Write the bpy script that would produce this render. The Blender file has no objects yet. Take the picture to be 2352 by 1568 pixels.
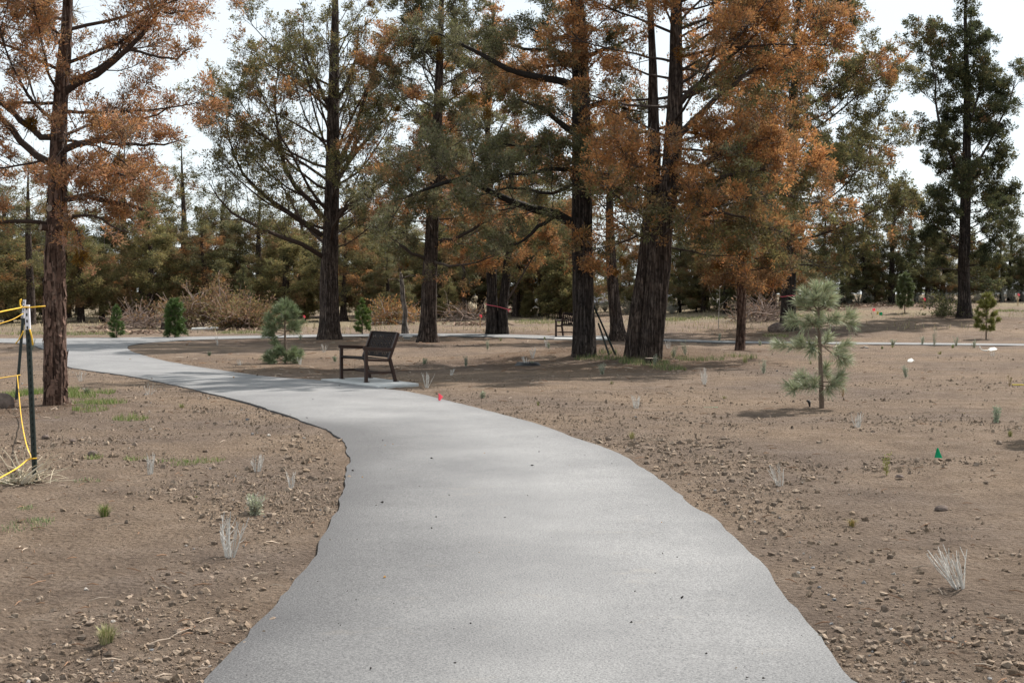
import bpy, math, random
import numpy as np
from mathutils import Vector

# ------------------------------------------------------------------ scene, camera, world, sun
SC = bpy.context.scene
COL = SC.collection
FPX, CU, CV, HOR, EYE = 3100.0, 1176.0, 784.0, 675.0, 1.6
PITCH = math.atan((CV - HOR) / FPX)

cam_d = bpy.data.cameras.new('camera')
cam = bpy.data.objects.new('camera', cam_d)
COL.objects.link(cam)
cam.location = (0, 0, EYE)
cam.rotation_euler = (math.pi / 2 - PITCH, 0, 0)
cam_d.sensor_width = 36.0
cam_d.lens = 36.0 * FPX / 2352.0
cam_d.clip_start, cam_d.clip_end = 0.1, 3000
SC.camera = cam
SC.render.resolution_x, SC.render.resolution_y = 1024, 682

SUN_AZ, SUN_EL = math.radians(43), math.radians(48)       # azimuth clockwise from +Y (the view direction)
w = bpy.data.worlds.new('World'); SC.world = w; w.use_nodes = True
nt = w.node_tree; nt.nodes.clear()
sky = nt.nodes.new('ShaderNodeTexSky'); sky.sky_type = 'NISHITA'; sky.sun_disc = False
sky.sun_elevation, sky.sun_rotation = SUN_EL, SUN_AZ
sky.air_density, sky.dust_density, sky.altitude = 1.0, 2.0, 900
tc = nt.nodes.new('ShaderNodeTexCoord')
mp = nt.nodes.new('ShaderNodeMapping'); mp.inputs['Scale'].default_value = (1.2, 1.2, 5.0)
nz = nt.nodes.new('ShaderNodeTexNoise'); nz.inputs['Scale'].default_value = 2.2; nz.inputs['Detail'].default_value = 6
mr = nt.nodes.new('ShaderNodeMapRange')
mr.inputs['From Min'].default_value, mr.inputs['From Max'].default_value = 0.3, 0.7
mr.inputs['To Min'].default_value, mr.inputs['To Max'].default_value = 0.74, 0.95      # thin high cloud veil
mx = nt.nodes.new('ShaderNodeMixRGB'); mx.inputs['Color2'].default_value = (5.9, 6.4, 6.6, 1)
bg = nt.nodes.new('ShaderNodeBackground'); bg.inputs['Strength'].default_value = 0.1
ow = nt.nodes.new('ShaderNodeOutputWorld')
L = nt.links.new
L(tc.outputs['Generated'], mp.inputs['Vector']); L(mp.outputs['Vector'], nz.inputs['Vector'])
L(nz.outputs['Fac'], mr.inputs['Value']); L(mr.outputs['Result'], mx.inputs['Fac'])
L(sky.outputs['Color'], mx.inputs['Color1']); L(mx.outputs['Color'], bg.inputs['Color']); L(bg.outputs['Background'], ow.inputs['Surface'])

sun_d = bpy.data.lights.new('sun', 'SUN'); sun_d.energy = 4.9; sun_d.angle = math.radians(0.53); sun_d.color = (1.0, 0.95, 0.88)
sun = bpy.data.objects.new('sun', sun_d); COL.objects.link(sun)
to_sun = Vector((math.sin(SUN_AZ) * math.cos(SUN_EL), math.cos(SUN_AZ) * math.cos(SUN_EL), math.sin(SUN_EL)))
sun.rotation_euler = to_sun.to_track_quat('Z', 'Y').to_euler()
sun.location = (20, 20, 40)

SC.view_settings.view_transform = 'Standard'
SC.view_settings.look = 'None'
SC.view_settings.gamma = 1.0
SC.view_settings.exposure = 0.80
SC.view_settings.use_curve_mapping = False
SC.render.engine = 'CYCLES'
SC.cycles.max_bounces = 6
SC.cycles.diffuse_bounces = 3
SC.cycles.glossy_bounces = 2
SC.cycles.transmission_bounces = 3

# ------------------------------------------------------------------ noise and numeric helpers
def _h(ix, iy, iz, s):
    n = (ix.astype(np.int64) * 374761393 + iy.astype(np.int64) * 668265263 + iz.astype(np.int64) * 2147483647 + s * 1274126177) & 0xFFFFFFFF
    n = ((n ^ (n >> 13)) * 1274126177) & 0xFFFFFFFF
    return ((n ^ (n >> 16)) & 0xFFFFFF) / float(0xFFFFFF)

def vnoise(x, y, z=None, s=0):
    x = np.asarray(x, float); y = np.asarray(y, float)
    z = np.zeros_like(x) if z is None else np.asarray(z, float)
    ix, iy, iz = np.floor(x), np.floor(y), np.floor(z)
    fx, fy, fz = x - ix, y - iy, z - iz
    fx, fy, fz = [f * f * (3 - 2 * f) for f in (fx, fy, fz)]
    r = 0
    for a in (0, 1):
        for b in (0, 1):
            for c in (0, 1):
                wgt = (fx if a else 1 - fx) * (fy if b else 1 - fy) * (fz if c else 1 - fz)
                r = r + wgt * _h(ix + a, iy + b, iz + c, s)
    return r

def fbm(x, y, z=None, s=0, o=4):
    r, a, t = 0, 1.0, 0.0
    x = np.asarray(x, float); y = np.asarray(y, float); z = None if z is None else np.asarray(z, float)
    for k in range(o):
        f = 2.03 ** k
        r = r + a * vnoise(x * f + 7.1 * k, y * f - 3.7 * k, None if z is None else z * f, s + k); t += a; a *= 0.5
    return r / t

def sstep(t):
    t = np.clip(t, 0, 1)
    return t * t * (3 - 2 * t)

def nrm(v):
    return v / np.maximum(np.linalg.norm(v, axis=-1, keepdims=True), 1e-9)

def terr(x, y):
    x = np.asarray(x, float); y = np.asarray(y, float)
    amp = 0.22 + 0.40 * sstep((x + 9) / 10) + 0.75 * sstep((x - 3) / 11)
    z = amp * np.clip((y - 47.5) / 33, 0, 1) ** 0.95
    z = z - 2.6 * sstep((y - 95) / 28) * np.exp(-((x - 8.6) / 10.0) ** 2)
    z = z + 0.33 * np.exp(-((x - 3.0) / 3.0) ** 2 - ((y - 34.0) / 1.9) ** 2)
    z = z + 0.05 * np.exp(-((x - 4.25) / 0.55) ** 2 - ((y - 19.2) / 0.5) ** 2)
    return z

def ray(u, v):
    xc, yc = (u - CU) / FPX, -(v - CV) / FPX
    return np.array([xc, yc * math.sin(PITCH) + math.cos(PITCH), yc * math.cos(PITCH) - math.sin(PITCH)])

TT = np.concatenate([np.arange(2.0, 80, 0.25), np.arange(80, 200, 1.0)])
def at(u, v):
    """point of the terrain seen in direction (u, v)"""
    d = ray(u, v); P = TT[:, None] * d
    hit = np.nonzero(EYE + P[:, 2] < terr(P[:, 0], P[:, 1]))[0]
    if len(hit) == 0 or hit[0] == 0:
        p = d * 90; return np.array([p[0], p[1], float(terr(p[0], p[1]))])
    lo, hi = TT[hit[0] - 1], TT[hit[0]]
    for _ in range(2):
        t = np.linspace(lo, hi, 40); P = t[:, None] * d; k = int(np.argmax(EYE + P[:, 2] < terr(P[:, 0], P[:, 1]))); k = max(k, 1); lo, hi = t[k - 1], t[k]
    p = d * hi
    return np.array([p[0], p[1], float(terr(p[0], p[1]))])

def pt(u, v, Y):
    d = ray(u, v); t = Y / d[1]
    return np.array([d[0] * t, Y, EYE + d[2] * t])

def flat(u, v):
    d = ray(u, v); t = -EYE / d[2]
    return np.array([d[0] * t, d[1] * t])

# ------------------------------------------------------------------ mesh helpers
class MB:
    """collects vertices, triangles, quads and per-vertex colours for ONE mesh"""
    def __init__(s): s.v, s.t, s.q, s.c, s.n = [], [], [], [], 0
    def add(s, V, T=None, Q=None, C=(1, 1, 1)):
        V = np.asarray(V, float).reshape(-1, 3)
        s.v.append(V)
        if T is not None and len(T): s.t.append(np.asarray(T, np.int64).reshape(-1, 3) + s.n)
        if Q is not None and len(Q): s.q.append(np.asarray(Q, np.int64).reshape(-1, 4) + s.n)
        C = np.asarray(C, float)
        s.c.append(np.broadcast_to(C, (len(V), 3)) if C.ndim == 1 else C.reshape(-1, 3))
        s.n += len(V); return s
    def box(s, c, d, R=None, C=(1, 1, 1), bev=0.0):
        c = np.asarray(c, float); h = np.asarray(d, float) / 2
        b = min(bev, h.min() * 0.49)
        if b <= 0:
            V = np.array([[x, y, z] for x in (-1, 1) for y in (-1, 1) for z in (-1, 1)], float) * h
            Q = [[0, 1, 3, 2], [4, 6, 7, 5], [0, 4, 5, 1], [2, 3, 7, 6], [0, 2, 6, 4], [1, 5, 7, 3]]
            T = None
        else:                                    # chamfered box: 24 vertices
            V, idx = [], {}
            for x in (-1, 1):
                for y in (-1, 1):
                    for z in (-1, 1):
                        sg = np.array([x, y, z])
                        for a in range(3):
                            p = sg * (h - b); p[a] = sg[a] * h[a]
                            idx[(x, y, z, a)] = len(V); V.append(p)
            Q, T = [], []
            cyc = [(-1, -1), (1, -1), (1, 1), (-1, 1)]
            for a in range(3):
                o = [k for k in range(3) if k != a]
                for sg in (-1, 1):
                    f = []
                    for (m, n) in cyc:
                        k = [0, 0, 0]; k[a] = sg; k[o[0]] = m; k[o[1]] = n
                        f.append(idx[(*k, a)])
                    if (sg > 0) == (a == 1): f = f[::-1]
                    Q.append(f)
                for m in (-1, 1):
                    for n in (-1, 1):
                        f = []
                        for (e, ax) in ((-1, o[0]), (1, o[0]), (1, o[1]), (-1, o[1])):
                            k = [0, 0, 0]; k[a] = e; k[o[0]] = m; k[o[1]] = n
                            f.append(idx[(*k, ax)])
                        Q.append(f)
            for x in (-1, 1):
                for y in (-1, 1):
                    for z in (-1, 1): T.append([idx[(x, y, z, k)] for k in range(3)])
            V = np.array(V)
        if R is not None: V = V @ np.asarray(R, float).T
        return s.add(V + c, T, Q, C)
    def beam(s, a, b, wd, ht, up=(0, 0, 1), C=(1, 1, 1), bev=0.0):
        a = np.asarray(a, float); b = np.asarray(b, float); d = b - a; l = np.linalg.norm(d); z = d / l
        x = np.cross(np.asarray(up, float), z); x = x / max(np.linalg.norm(x), 1e-6)
        y = np.cross(z, x)
        return s.box((a + b) / 2, (wd, ht, l), np.stack([x, y, z], 1), C, bev)
    def tubes(s, P, R, S=5, C=(1, 1, 1), cap=False):
        P = np.asarray(P, float); R = np.asarray(R, float)
        if P.ndim == 2: P = P[None]; R = R[None]
        N, K, _ = P.shape
        if N == 0: return s
        T = nrm(np.gradient(P, axis=1))
        ref = np.where(np.abs(T[:, :1, 2:3]) > 0.8, np.array([1.0, 0.02, 0]), np.array([0.02, 0, 1.0]))
        ref = np.broadcast_to(ref, T.shape)
        A = nrm(np.cross(T, ref)); B = np.cross(T, A)
        ang = np.arange(S) * 2 * math.pi / S
        V = P[:, :, None] + R[:, :, None, None] * (A[:, :, None] * np.cos(ang)[None, None, :, None] + B[:, :, None] * np.sin(ang)[None, None, :, None])
        i = np.arange(N)[:, None, None] * K * S + np.arange(K - 1)[None, :, None] * S + np.arange(S)[None, None, :]
        j = np.arange(N)[:, None, None] * K * S + np.arange(K - 1)[None, :, None] * S + ((np.arange(S) + 1) % S)[None, None, :]
        Q = np.stack([i, j, j + S, i + S], -1).reshape(-1, 4)
        C = np.asarray(C, float)
        if C.ndim == 2: C = np.broadcast_to(C[:, None, None], (N, K, S, 3)).reshape(-1, 3)
        elif C.ndim == 3: C = np.broadcast_to(C[:, :, None], (N, K, S, 3)).reshape(-1, 3)
        n0 = s.n
        s.add(V, None, Q, C)
        if cap:
            for n in range(N):
                for kk, rev in ((0, True), (K - 1, False)):
                    b = n0 + n * K * S + kk * S
                    f = [[b, b + m, b + m + 1] for m in range(1, S - 1)]
                    s.t.append(np.array([q[::-1] for q in f] if rev else f))
        return s
    def build(s, name, mat, parent=None, smooth=False):
        V = np.concatenate(s.v) if s.v else np.zeros((0, 3))
        T = np.concatenate(s.t) if s.t else np.zeros((0, 3), int)
        Q = np.concatenate(s.q) if s.q else np.zeros((0, 4), int)
        C = np.concatenate(s.c) if s.c else np.zeros((0, 3))
        me = bpy.data.meshes.new(name)
        me.vertices.add(len(V)); me.vertices.foreach_set('co', V.astype(np.float32).ravel())
        nl = T.size + Q.size
        me.loops.add(nl); me.loops.foreach_set('vertex_index', np.concatenate([T.ravel(), Q.ravel()]).astype(np.int32))
        me.polygons.add(len(T) + len(Q))
        ls = np.concatenate([np.arange(len(T)) * 3, T.size + np.arange(len(Q)) * 4]).astype(np.int32)
        me.polygons.foreach_set('loop_start', ls)
        me.polygons.foreach_set('use_smooth', np.full(len(ls), smooth))
        me.update(calc_edges=True)
        ca = me.attributes.new('Col', 'FLOAT_COLOR', 'POINT')
        ca.data.foreach_set('color', np.concatenate([C, np.ones((len(C), 1))], 1).astype(np.float32).ravel())
        me.materials.append(mat)
        o = bpy.data.objects.new(name, me); COL.objects.link(o)
        if parent is not None: o.parent = parent
        return o

def tag(o, label=None, cat=None, group=None, kind=None):
    if label: o['label'] = label
    if cat: o['category'] = cat
    if group: o['group'] = group
    if kind: o['kind'] = kind
    return o

def empty(name, loc, rz=0.0, sc=1.0):
    o = bpy.data.objects.new(name, None); COL.objects.link(o)
    o.empty_display_size = 0.1
    o.location = [float(q) for q in loc]; o.rotation_euler = (0, 0, rz); o.scale = (sc,) * 3 if np.isscalar(sc) else sc
    return o

def copy_tree(o, parent=None):
    c = o.copy(); COL.objects.link(c); c.parent = parent
    for ch in [k for k in o.children]: copy_tree(ch, c)
    return c

# ------------------------------------------------------------------ materials
def mat(name, rough=0.85, spec=0.3):
    m = bpy.data.materials.new(name); m.use_nodes = True
    n = m.node_tree.nodes; b = n['Principled BSDF']
    b.inputs['Roughness'].default_value = rough
    b.inputs['Specular IOR Level'].default_value = spec
    return m, n, m.node_tree.links.new, b

def N(n, t, **kw):
    k = n.new(t)
    for a, v in kw.items():
        if a in k.inputs: k.inputs[a].default_value = v
        else: setattr(k, a, v)
    return k

def ramp(n, stops):
    r = n.new('ShaderNodeValToRGB'); e = r.color_ramp.elements
    while len(e) < len(stops): e.new(0.5)
    for k, (p, c) in enumerate(stops):
        e[k].position = p; e[k].color = (*c, 1) if len(c) == 3 else c
    return r

def attr_mat(name, rough=0.85, spec=0.2, noise=0.25, scale=30.0, bump=0.0, transl=0.0, backlit=None):
    """colour from the mesh's Col attribute, broken up with fine noise"""
    m, n, l, b = mat(name, rough, spec)
    a = N(n, 'ShaderNodeAttribute', attribute_name='Col')
    tcn = n.new('ShaderNodeTexCoord')
    t = N(n, 'ShaderNodeTexNoise', Scale=scale, Detail=4.0)
    l(tcn.outputs['Object'], t.inputs['Vector'])
    r = N(n, 'ShaderNodeMapRange'); r.inputs['To Min'].default_value, r.inputs['To Max'].default_value = 1 - noise, 1 + noise
    r.inputs['From Min'].default_value, r.inputs['From Max'].default_value = 0.25, 0.75
    l(t.outputs['Fac'], r.inputs['Value'])
    mu = N(n, 'ShaderNodeMixRGB', blend_type='MULTIPLY'); mu.inputs['Fac'].default_value = 1
    l(a.outputs['Color'], mu.inputs['Color1']); l(r.outputs['Result'], mu.inputs['Color2'])
    l(mu.outputs['Color'], b.inputs['Base Color'])
    if bump:
        bp = N(n, 'ShaderNodeBump', Strength=1.0, Distance=bump); l(t.outputs['Fac'], bp.inputs['Height']); l(bp.outputs['Normal'], b.inputs['Normal'])
    if transl:
        tr = n.new('ShaderNodeBsdfTranslucent'); l(mu.outputs['Color'], tr.inputs['Color'])
        ms = n.new('ShaderNodeMixShader'); ms.inputs['Fac'].default_value = transl
        o = n['Material Output']; l(b.outputs['BSDF'], ms.inputs[1]); l(tr.outputs['BSDF'], ms.inputs[2]); l(ms.outputs['Shader'], o.inputs['Surface'])
    return m

def bark_mat(name, dark, mid, light, zs=1.1, xs=16.0, bump=0.03):
    m, n, l, b = mat(name, 0.95, 0.1)
    tcn = n.new('ShaderNodeTexCoord')
    mp = N(n, 'ShaderNodeMapping'); mp.inputs['Scale'].default_value = (xs, xs, zs)
    t = N(n, 'ShaderNodeTexNoise', Scale=1.0, Detail=6.0, Roughness=0.65, Distortion=0.4)
    l(tcn.outputs['Object'], mp.inputs['Vector']); l(mp.outputs['Vector'], t.inputs['Vector'])
    t2 = N(n, 'ShaderNodeTexNoise', Scale=2.1, Detail=3.0); l(tcn.outputs['Object'], t2.inputs['Vector'])
    r = ramp(n, [(0.30, dark), (0.5, mid), (0.72, light)]); l(t.outputs['Fac'], r.inputs['Fac'])
    r2 = ramp(n, [(0.3, (0.6, 0.6, 0.62)), (0.7, (1.15, 1.1, 1.05))]); l(t2.outputs['Fac'], r2.inputs['Fac'])
    mu = N(n, 'ShaderNodeMixRGB', blend_type='MULTIPLY'); mu.inputs['Fac'].default_value = 1
    l(r.outputs['Color'], mu.inputs['Color1']); l(r2.outputs['Color'], mu.inputs['Color2']); l(mu.outputs['Color'], b.inputs['Base Color'])
    mp3 = N(n, 'ShaderNodeMapping'); mp3.inputs['Scale'].default_value = (xs * .55, xs * .55, zs * 5.5); t3 = N(n, 'ShaderNodeTexNoise', Scale=1.0, Detail=4.0, Distortion=0.8)
    l(tcn.outputs['Object'], mp3.inputs['Vector']); l(mp3.outputs['Vector'], t3.inputs['Vector'])
    r3 = ramp(n, [(0.36, (0.35, 0.33, 0.32)), (0.5, (1, 1, 1)), (0.72, (1.5, 1.45, 1.4))]); l(t3.outputs['Fac'], r3.inputs['Fac'])
    mu2 = N(n, 'ShaderNodeMixRGB', blend_type='MULTIPLY'); mu2.inputs['Fac'].default_value = 0.8
    l(mu.outputs['Color'], mu2.inputs['Color1']); l(r3.outputs['Color'], mu2.inputs['Color2']); l(mu2.outputs['Color'], b.inputs['Base Color'])
    hs = N(n, 'ShaderNodeMath', operation='MULTIPLY_ADD'); hs.inputs[1].default_value = 0.7; l(t3.outputs['Fac'], hs.inputs[0]); l(t.outputs['Fac'], hs.inputs[2])
    bp = N(n, 'ShaderNodeBump', Strength=1.0, Distance=bump); l(hs.outputs['Value'], bp.inputs['Height']); l(bp.outputs['Normal'], b.inputs['Normal'])
    return m

def plain(name, c, rough=0.6, spec=0.4, noise=0.12, scale=25.0, metal=0.0, bump=0.0):
    m, n, l, b = mat(name, rough, spec)
    tcn = n.new('ShaderNodeTexCoord')
    t = N(n, 'ShaderNodeTexNoise', Scale=scale, Detail=5.0); l(tcn.outputs['Object'], t.inputs['Vector'])
    r = ramp(n, [(0.3, tuple(q * (1 - noise) for q in c)), (0.7, tuple(min(1, q * (1 + noise)) for q in c))])
    l(t.outputs['Fac'], r.inputs['Fac']); l(r.outputs['Color'], b.inputs['Base Color'])
    b.inputs['Metallic'].default_value = metal
    if bump:
        bp = N(n, 'ShaderNodeBump', Strength=0.8, Distance=bump); l(t.outputs['Fac'], bp.inputs['Height']); l(bp.outputs['Normal'], b.inputs['Normal'])
    return m

M = {}
M['foliage'] = attr_mat('juniper_foliage', 0.8, 0.15, 0.2, 9.0, transl=0.38)
M['needles'] = attr_mat('pine_needles', 0.55, 0.4, 0.15, 20.0, transl=0.2)
M['twig'] = attr_mat('twig_bark', 0.9, 0.15, 0.3, 30.0, bump=0.006)
M['plant'] = attr_mat('plant_leaf', 0.7, 0.25, 0.2, 40.0, transl=0.2)
M['dry'] = attr_mat('dry_stem', 0.85, 0.15, 0.2, 60.0)
M['clod'] = attr_mat('soil_clod', 0.97, 0.05, 0.3, 60.0, bump=0.006)
M['bark_red'] = bark_mat('shaggy_red_bark', (0.022, 0.014, 0.011), (0.085, 0.052, 0.040), (0.30, 0.22, 0.18), 2.2, 30, 0.05)
M['bark_dark'] = bark_mat('dark_furrowed_bark', (0.012, 0.010, 0.009), (0.036, 0.029, 0.026), (0.13, 0.115, 0.105), 1.5, 26, 0.04)
M['bark_brown'] = bark_mat('brown_furrowed_bark', (0.016, 0.012, 0.010), (0.052, 0.039, 0.033), (0.19, 0.155, 0.135), 1.5, 26, 0.04)
M['bark_grey'] = bark_mat('grey_weathered_bark', (0.05, 0.045, 0.04), (0.14, 0.12, 0.105), (0.32, 0.29, 0.26), 1.2, 18, 0.03)
M['cut'] = plain('cut_wood', (0.25, 0.20, 0.16), 0.8, 0.2, 0.2, 30)
M['bench_frame'] = plain('brown_powder_coat', (0.032, 0.014, 0.009), 0.55, 0.3, 0.15, 12)
M['bench_panel'] = plain('black_powder_coat', (0.014, 0.009, 0.008), 0.75, 0.15, 0.15, 12)
M['concrete'] = plain('pale_concrete', (0.40, 0.40, 0.39), 0.85, 0.25, 0.10, 6, bump=0.004)
M['post_black'] = plain('dark_green_steel', (0.010, 0.018, 0.015), 0.45, 0.4, 0.2, 15)
M['post_white'] = plain('white_post_paint', (0.70, 0.68, 0.72), 0.5, 0.4, 0.06, 20)
M['rope'] = plain('yellow_rope', (0.72, 0.42, 0.03), 0.6, 0.3, 0.15, 120)
M['pink'] = plain('pink_plastic', (0.90, 0.20, 0.26), 0.45, 0.3, 0.08, 10)
M['ribbon'] = plain('faded_pink_ribbon', (0.55, 0.09, 0.12), 0.5, 0.3, 0.1, 10)
M['green'] = plain('green_plastic', (0.01, 0.38, 0.20), 0.45, 0.3, 0.08, 10)
M['yellow'] = plain('yellow_plastic', (0.65, 0.50, 0.05), 0.45, 0.3, 0.08, 10)
M['wire'] = plain('flag_wire', (0.25, 0.24, 0.24), 0.4, 0.5, 0.1, 10, 0.6)
M['lath'] = plain('stake_wood', (0.42, 0.29, 0.17), 0.8, 0.2, 0.2, 30)
M['paper'] = plain('white_litter', (0.72, 0.70, 0.66), 0.7, 0.3, 0.1, 30)
M['black'] = plain('black_plastic', (0.012, 0.012, 0.014), 0.4, 0.4, 0.1, 10)
M['rock'] = plain('brown_rock', (0.13, 0.10, 0.085), 0.95, 0.1, 0.35, 14, bump=0.03)
M['roof'] = plain('grey_shingle', (0.16, 0.165, 0.19), 0.9, 0.2, 0.2, 3)
M['siding'] = plain('grey_siding', (0.30, 0.30, 0.32), 0.8, 0.2, 0.08, 4)
M['glass'] = plain('dark_window_glass', (0.02, 0.025, 0.03), 0.08, 0.6, 0.1, 2)
M['trim'] = plain('white_trim', (0.65, 0.65, 0.63), 0.6, 0.3, 0.05, 6)

def soil_material():
    m, n, l, b = mat('bare_soil', 0.97, 0.08)
    tcn = n.new('ShaderNodeTexCoord')
    big = N(n, 'ShaderNodeTexNoise', Scale=0.28, Detail=5.0, Roughness=0.6)
    mid = N(n, 'ShaderNodeTexNoise', Scale=2.3, Detail=8.0, Roughness=0.7)
    fine = N(n, 'ShaderNodeTexNoise', Scale=24.0, Detail=8.0, Roughness=0.75)
    vor = N(n, 'ShaderNodeTexVoronoi', Scale=26.0)
    for k in (big, mid, fine, vor): l(tcn.outputs['Object'], k.inputs['Vector'])
    r1 = ramp(n, [(0.30, (0.168, 0.127, 0.096)), (0.5, (0.238, 0.183, 0.139)), (0.7, (0.298, 0.237, 0.186))]); l(mid.outputs['Fac'], r1.inputs['Fac'])
    r2 = ramp(n, [(0.36, (0.80, 0.80, 0.84)), (0.62, (1.10, 1.06, 1.0))]); l(big.outputs['Fac'], r2.inputs['Fac'])
    r3 = ramp(n, [(0.34, (0.36, 0.32, 0.30)), (0.46, (0.94, 0.92, 0.91)), (0.70, (1.20, 1.19, 1.18))]); l(fine.outputs['Fac'], r3.inputs['Fac'])
    m1 = N(n, 'ShaderNodeMixRGB', blend_type='MULTIPLY'); m1.inputs['Fac'].default_value = 1
    m2 = N(n, 'ShaderNodeMixRGB', blend_type='MULTIPLY'); m2.inputs['Fac'].default_value = 1
    l(r1.outputs['Color'], m1.inputs['Color1']); l(r2.outputs['Color'], m1.inputs['Color2'])
    l(m1.outputs['Color'], m2.inputs['Color1']); l(r3.outputs['Color'], m2.inputs['Color2'])
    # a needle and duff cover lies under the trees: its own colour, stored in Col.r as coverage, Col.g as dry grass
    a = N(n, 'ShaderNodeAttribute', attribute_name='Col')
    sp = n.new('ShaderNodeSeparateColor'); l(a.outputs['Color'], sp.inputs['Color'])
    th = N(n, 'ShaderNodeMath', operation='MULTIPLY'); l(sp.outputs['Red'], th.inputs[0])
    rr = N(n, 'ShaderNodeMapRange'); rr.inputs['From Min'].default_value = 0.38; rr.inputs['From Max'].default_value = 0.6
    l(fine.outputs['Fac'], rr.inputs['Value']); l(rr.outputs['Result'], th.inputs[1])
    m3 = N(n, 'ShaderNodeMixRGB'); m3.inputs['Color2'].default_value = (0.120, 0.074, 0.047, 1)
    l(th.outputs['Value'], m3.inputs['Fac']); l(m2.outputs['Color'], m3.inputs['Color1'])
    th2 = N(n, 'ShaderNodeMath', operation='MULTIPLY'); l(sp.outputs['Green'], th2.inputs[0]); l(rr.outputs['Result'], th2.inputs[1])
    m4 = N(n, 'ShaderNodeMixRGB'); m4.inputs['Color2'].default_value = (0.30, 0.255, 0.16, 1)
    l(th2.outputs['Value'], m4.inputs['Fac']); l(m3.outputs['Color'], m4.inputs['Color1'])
    l(m4.outputs['Color'], b.inputs['Base Color'])
    ad = N(n, 'ShaderNodeMath', operation='MULTIPLY_ADD'); ad.inputs[1].default_value = 2.2
    l(fine.outputs['Fac'], ad.inputs[0]); l(vor.outputs['Distance'], ad.inputs[2])
    ad2 = N(n, 'ShaderNodeMath', operation='MULTIPLY_ADD'); ad2.inputs[1].default_value = 1.0
    l(mid.outputs['Fac'], ad2.inputs[0]); l(ad.outputs['Value'], ad2.inputs[2])
    bp = N(n, 'ShaderNodeBump', Strength=1.0, Distance=0.05); l(ad2.outputs['Value'], bp.inputs['Height']); l(bp.outputs['Normal'], b.inputs['Normal'])
    return m

def asphalt_material():
    m, n, l, b = mat('weathered_asphalt', 0.86, 0.25)
    tcn = n.new('ShaderNodeTexCoord')
    grain = N(n, 'ShaderNodeTexNoise', Scale=95.0, Detail=4.0, Roughness=0.75)
    agg = N(n, 'ShaderNodeTexVoronoi', Scale=55.0)
    patch = N(n, 'ShaderNodeTexNoise', Scale=0.7, Detail=6.0, Roughness=0.62)
    mp = N(n, 'ShaderNodeMapping'); mp.inputs['Scale'].default_value = (1.3, 2.0, 1); mp.inputs['Rotation'].default_value = (0, 0, 0.25)
    dust = N(n, 'ShaderNodeTexNoise', Scale=1.3, Detail=8.0, Roughness=0.68)
    for k in (grain, agg, patch): l(tcn.outputs['Object'], k.inputs['Vector'])
    l(tcn.outputs['Object'], mp.inputs['Vector']); l(mp.outputs['Vector'], dust.inputs['Vector'])
    r1 = ramp(n, [(0.30, (0.128, 0.127, 0.129)), (0.7, (0.196, 0.194, 0.193))]); l(patch.outputs['Fac'], r1.inputs['Fac'])
    r2 = ramp(n, [(0.30, (0.30, 0.30, 0.31)), (0.47, (1, 1, 1)), (0.68, (1.6, 1.58, 1.55))]); l(grain.outputs['Fac'], r2.inputs['Fac'])
    m1 = N(n, 'ShaderNodeMixRGB', blend_type='MULTIPLY'); m1.inputs['Fac'].default_value = 1
    l(r1.outputs['Color'], m1.inputs['Color1']); l(r2.outputs['Color'], m1.inputs['Color2'])
    r3 = ramp(n, [(0.60, (0, 0, 0)), (0.78, (0.45, 0.45, 0.45))]); l(dust.outputs['Fac'], r3.inputs['Fac'])
    m2 = N(n, 'ShaderNodeMixRGB'); m2.inputs['Color2'].default_value = (0.30, 0.265, 0.22, 1)
    l(r3.outputs['Color'], m2.inputs['Fac']); l(m1.outputs['Color'], m2.inputs['Color1'])
    a = N(n, 'ShaderNodeAttribute', attribute_name='Col')      # Col.r: fresh dark binder left along the rolled edge
    sp = n.new('ShaderNodeSeparateColor'); l(a.outputs['Color'], sp.inputs['Color'])
    m3 = N(n, 'ShaderNodeMixRGB'); m3.inputs['Color2'].default_value = (0.045, 0.043, 0.045, 1)
    pm = N(n, 'ShaderNodeMath', operation='MULTIPLY'); rp = N(n, 'ShaderNodeMapRange'); rp.inputs['From Min'].default_value = 0.3; rp.inputs['From Max'].default_value = 0.62
    l(grain.outputs['Fac'], rp.inputs['Value']); rp.inputs['To Min'].default_value = 1.0; rp.inputs['To Max'].default_value = 0.6
    l(sp.outputs['Red'], pm.inputs[0]); l(rp.outputs['Result'], pm.inputs[1])
    l(pm.outputs['Value'], m3.inputs['Fac']); l(m2.outputs['Color'], m3.inputs['Color1'])
    l(m3.outputs['Color'], b.inputs['Base Color'])
    bp = N(n, 'ShaderNodeBump', Strength=0.8, Distance=0.006); l(grain.outputs['Fac'], bp.inputs['Height']); l(bp.outputs['Normal'], b.inputs['Normal'])
    return m
for k in ('pink', 'green'):                            # thin plastic lets light through
    n_ = M[k].node_tree.nodes; l_ = M[k].node_tree.links.new; tr_ = n_.new('ShaderNodeBsdfTranslucent'); ms_ = n_.new('ShaderNodeMixShader'); ms_.inputs['Fac'].default_value = 0.5
    b_ = n_['Principled BSDF']; l_(b_.inputs['Base Color'].links[0].from_socket, tr_.inputs['Color']); l_(b_.outputs['BSDF'], ms_.inputs[1]); l_(tr_.outputs['BSDF'], ms_.inputs[2]); l_(ms_.outputs['Shader'], n_['Material Output'].inputs['Surface'])
M['soil'] = soil_material()
M['asphalt'] = asphalt_material()

# ------------------------------------------------------------------ ground, path, pads
def smooth_poly(P, n=5):
    P = np.asarray(P, float); out = []
    for i in range(len(P) - 1):
        p0, p1, p2, p3 = P[max(i - 1, 0)], P[i], P[i + 1], P[min(i + 2, len(P) - 1)]
        for k in range(n):
            t = k / n
            out.append(0.5 * ((2 * p1) + (-p0 + p2) * t + (2 * p0 - 5 * p1 + 4 * p2 - p3) * t * t + (-p0 + 3 * p1 - 3 * p2 + p3) * t ** 3))
    out.append(P[-1]); return np.array(out)

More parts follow.
